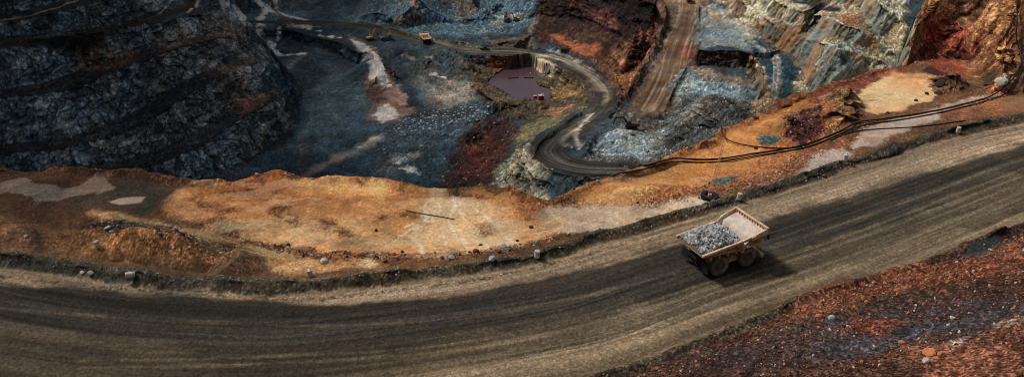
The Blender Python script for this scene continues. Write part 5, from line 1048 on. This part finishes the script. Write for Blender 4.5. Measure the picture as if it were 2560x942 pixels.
# ------------------------------------------------------------------ boulders one can tell apart
BL = [(811, 656, 11, 'w', 'pale split boulder on the orange silt just above the berm'), (1258, 618, 10, 'g', 'round grey boulder on the silt left of the berm drum'), (1129, 644, 9, 'g', 'grey boulder in the brown rubble line below the silt fan'),
      (1230, 650, 12, 'g', 'wide flat grey boulder half sunk beside the berm'), (721, 613, 7, 'd', 'dark boulder at the left end of the brown rubble line'), (1006, 631, 5, 'd', 'small dark stone just above the rubble line under the fan'),
      (1327, 569, 6, 'd', 'dark lone stone on the orange silt near its right end'), (1293, 602, 5, 'd', 'small dark stone upper right of the round grey boulder'), (1201, 612, 5, 'b', 'small brown stone left of the round grey boulder'),
      (1190, 630, 11, 'b', 'brown rubble boulder in the ridge below the silt fan'), (1247, 630, 9, 'b', 'brown boulder in the ridge right below the round grey boulder'), (962, 655, 8, 'b', 'brown boulder left of the pale silt tongue'), (940, 576, 5, 'd', 'tiny dark stone in the middle of the orange silt'),
      (780, 640, 6, 'g', 'small grey stone above the split boulder'), (267, 571, 8, 'w', 'pale stone on the dark rubble mound at left'), (280, 580, 7, 'g', 'grey stone just below the pale one on the left mound'), (442, 580, 7, 'd', 'round black boulder beside the tan channel at left'), (455, 588, 8, 'd', 'long black boulder right of the round one in the left channel'),
      (65, 592, 5, 'w', 'pale stone on the brown mound at far left'), (226, 683, 8, 'w', 'flat white stone in the berm at far left'), (205, 680, 5, 'w', 'small white stone beside the flat one in the left berm'), (1105, 646, 7, 'b', 'brown boulder between rubble line and berm'),
      (2047, 797, 13, 'o', 'large orange boulder on the rusty slope near the road'), (2077, 797, 11, 'g', 'grey boulder right of the large orange one'), (2253, 858, 8, 'o', 'orange stone low on the rusty slope'), (2381, 796, 7, 'w', 'flat pale stone in the dark band of the slope'),
      (2320, 890, 15, 'o', 'large orange boulder near the bottom right corner'), (2312, 908, 10, 'w', 'grey white stone just below the large corner boulder'), (2350, 895, 12, 'o', 'orange block right of the large corner boulder'), (2400, 880, 12, 'b', 'brown boulder at the lower right slope'),
      (2220, 284, 4, 'd', 'dark stone in the lower middle of the tan pond'), (2289, 253, 5, 'd', 'dark stone in the right part of the tan pond'), (2143, 281, 5, 'd', 'dark stone on the left rim of the tan pond'), (2317, 236, 6, 'd', 'dark stone on the upper right rim of the tan pond'), (2366, 137, 7, 'd', 'black boulder above the dark oval pool'),
      (2395, 142, 9, 'd', 'wide black boulder right above the dark oval pool'), (2499, 219, 15, 'w', 'long white boulder at the foot of the right wall'), (2350, 208, 12, 'd', 'big black boulder left of the heap by the tan pond'), (2345, 235, 8, 'd', 'black boulder below the heap by the tan pond'),
      (1577, 336, 9, 'w', 'pale boulder just below the dark excavator'), (643, 438, 7, 'w', 'pale boulder on the pit edge at left'), (1430, 372, 4, 'w', 'pale stone at the inner edge of the hairpin'), (2060, 440, 6, 'b', 'brown stone on the rubble right of the truck'), (2010, 330, 8, 'd', 'maroon boulder in the dark rubble above the pipes'),
      (1975, 300, 8, 'd', 'maroon boulder at the left of the dark rubble'), (2040, 290, 8, 'b', 'brown boulder at the top of the dark rubble'), (1990, 345, 7, 'b', 'brown boulder in the low part of the dark rubble'), (1890, 372, 6, 'd', 'dark boulder below the teal puddle')]
MM = {'w': M_rockw, 'g': M_rock, 'd': M_rockd, 'b': M_rockb, 'o': M_rocko}
for i, (px, py, r, k, lab) in enumerate(BL):
    p = gp(px, py); dist = (p-Vector((0, 0, CH))).length; rock_obj('boulder', p, r*dist/FPX*.95, MM[k], lab, 'boulder', 'boulders lying about the mine', seed=i)
# loose rubble: masses nobody could count
def scatter(n, regions, mset, name, lab, smin, smax, seed, z=None):
    r_ = random.Random(seed); ms = {k: MB() for k in mset}
    for poly, wgt in regions:
        pl = rcl(poly) if z is None else [W(a, b_, z) for a, b_ in poly]; xs_ = [p[0] for p in pl]; ys_ = [p[1] for p in pl]; c = 0; tries = 0
        while c < n*wgt and tries < n*12:
            tries += 1; x = r_.uniform(min(xs_), max(xs_)); y = r_.uniform(min(ys_), max(ys_)); ins = False
            for a, b_ in zip(pl, pl[1:]+pl[:1]):
                if (a[1] > y) != (b_[1] > y) and x < (b_[0]-a[0])*(y-a[1])/(b_[1]-a[1]+1e-12)+a[0]: ins = not ins
            if not ins: continue
            if vn2(np.array([x/2.2]), np.array([y/2.2]), seed)[0]+r_.uniform(-.7, .7) < -.15: continue
            s_ = smin*(smax/smin)**(r_.random()**2.2); v_, f_ = r_.choice(RLOW); c += 1
            ms[r_.choice(mset)].add(v_, f_, Matrix.Translation((x, y, gz(x, y)+s_*.2)) @ E3(r_.uniform(0, 6), r_.uniform(0, 6), r_.uniform(0, 6)).to_matrix().to_4x4() @ Matrix.Scale(s_, 4))
    for j, k in enumerate(sorted(set(mset))):
        if ms[k].v: tag(ms[k].build(name, MM[k]), lab.replace('*', {'w': 'pale', 'g': 'grey', 'd': 'dark', 'b': 'brown', 'o': 'orange'}[k]), 'rubble', kind='stuff')
scatter(4200, [([(1400, 1000), (1900, 810), (2100, 720), (2560, 575), (2600, 640), (2400, 720), (2100, 800), (1900, 880), (1700, 960)], .45), ([(1700, 1000), (2000, 850), (2300, 780), (2600, 660), (2700, 1000)], .55)], ['o', 'b', 'd', 'o', 'w', 'b', 'b'], 'slope_rubble', '* stones strewn over the rusty slope at the lower right', .04, .26, 2, z=1.5)
scatter(900, [([(0, 640), (160, 656), (400, 688), (750, 706), (1000, 686), (1300, 644), (1400, 620), (1400, 632), (1300, 662), (1000, 706), (750, 728), (400, 712), (160, 680), (0, 664)], .6), ([(1400, 615), (1600, 560), (2000, 440), (2560, 290), (2560, 306), (2000, 462), (1600, 582), (1400, 632)], .4)], ['w', 'g', 'd', 'g', 'w'], 'berm_gravel', '* gravel scattered along the dark road berm', .04, .17, 3, z=0)
scatter(900, [([(640, 596), (780, 625), (980, 632), (1230, 620), (1350, 600), (1360, 620), (1230, 640), (980, 652), (780, 645), (640, 615)], .35), ([(210, 550), (330, 550), (450, 590), (640, 650), (600, 660), (300, 640), (200, 590)], .35), ([(1560, 500), (1850, 440), (2060, 370), (2060, 400), (1880, 480), (1600, 540)], .2), ([(1960, 290), (2060, 270), (2070, 350), (1965, 350)], .2)], ['b', 'd', 'b', 'd', 'w', 'g'], 'bench_rubble', '* stones in the rubble lines of the orange bench', .05, .30, 4, z=-2.2)
scatter(1300, [([(1250, 385), (1310, 365), (1370, 430), (1500, 460), (1420, 500), (1250, 470)], .35), ([(1490, 350), (1640, 330), (1760, 250), (1900, 250), (1760, 360), (1600, 420), (1490, 400)], .45), ([(1100, 440), (1180, 320), (1280, 280), (1290, 330), (1180, 470)], .2)], ['g', 'd', 'w', 'g'], 'pit_rubble', '* rubble around the hairpin bend on the pit floor', .25, .9, 6)

# blast-hole cuttings: small pale cones set out in rows
cone = MB(); cone.lathe([(1.0, -.2), (.8, .12), (.45, .42), (.15, .55), (0, .57)], 9, T=Matrix.Rotation(PI/2, 4, 'X')); CM = None
def rows(poly, nx, ny, r, lab, grp, keep=.9, seed=1):
    global CM
    r_ = random.Random(seed); A_, B_, C_, D_ = [Vector(p) for p in [(*a, 0) for a in poly]]
    for j in range(ny):
        for i in range(nx):
            if r_.random() > keep: continue
            u = (i+(j % 2)*.5+r_.uniform(-.5, .5))/nx; v = (j+r_.uniform(-.4, .4))/ny
            q_ = A_.lerp(B_, u).lerp(D_.lerp(C_, u), v); p = gp(q_.x, q_.y)
            if CM is None: o = cone.build('cuttings_pile', M_cut); CM = o.data
            else: o = bpy.data.objects.new('cuttings_pile', CM); COL.objects.link(o)
            s_ = r*r_.choice([.4, .5, .65, .8, 1.0])*r_.uniform(.8, 1.1); o.location = p; o.scale = (s_*r_.uniform(.8, 1.4), s_, s_*r_.uniform(.7, 1)); o.rotation_euler = (0, 0, r_.uniform(0, 6)); tag(o, lab, 'cuttings pile', grp)
rows([(1010, 285), (1235, 258), (1215, 300), (960, 345)], 22, 8, 1.0, 'small pale pile of drill cuttings in the rows left of the purple pond', 'cuttings piles on the pit floor', .85, 1)
rows([(960, 350), (1080, 330), (1050, 390), (940, 400)], 9, 5, .8, 'small pale pile of drill cuttings in the sparse rows near the pit edge', 'cuttings piles near the pit edge', .55, 4)
rows([(1200, 68), (1258, 66), (1262, 84), (1190, 84)], 14, 5, .9, 'small pale pile of drill cuttings in the far rows at the back of the pit', 'cuttings piles at the back of the pit', .95, 2)
rows([(1775, 74), (1860, 78), (1875, 116), (1755, 112)], 11, 8, .8, 'small pale pile of drill cuttings on the teal terrace beside the ramp', 'cuttings piles on the teal terrace', .8, 3)

# broad slab added high over the left, out of view, to shade that side
cl = MB(); n1_, n2_ = 40, 44; vs_ = []; fs_ = []
for i in range(n1_+1):
    for j in range(n2_+1):
        v = -500+1900*j/n2_; ed = -410+60*math.sin(v/170)+35*math.sin(v/61+1)
        x = ed-1500*(i/n1_)**1.4; z = 400+25*math.sin(x/90+v/70)+18*math.sin(v/43)+(i == 0)*12
        vs_.append((x, v-0, z))
N_ = len(vs_); top_ = [(x, y, z+4+120*min(1, (i//(n2_+1))/8)) for i, (x, y, z) in enumerate(vs_)]
for i in range(n1_):
    for j in range(n2_): a = i*(n2_+1)+j; fs_.append([a, a+1, a+n2_+2, a+n2_+1]); fs_.append([N_+a, N_+a+n2_+1, N_+a+n2_+2, N_+a+1])
for i in range(n1_): a = i*(n2_+1); fs_.append([a, a+n2_+1, N_+a+n2_+1, N_+a]); a += n2_; fs_.append([a, N_+a, N_+a+n2_+1, a+n2_+1])
for j in range(n2_): fs_.append([j, N_+j, N_+j+1, j+1]); a = n1_*(n2_+1)+j; fs_.append([a, a+1, N_+a+1, N_+a])
cl.add(vs_+top_, fs_); tag(cl.build('shade_slab', mat('shade_slab_grey', (170, 174, 180), 1.0), smooth=True), kind='structure')
print('faces', sum(len(o.data.polygons) for o in bpy.data.objects if o.type == 'MESH'))
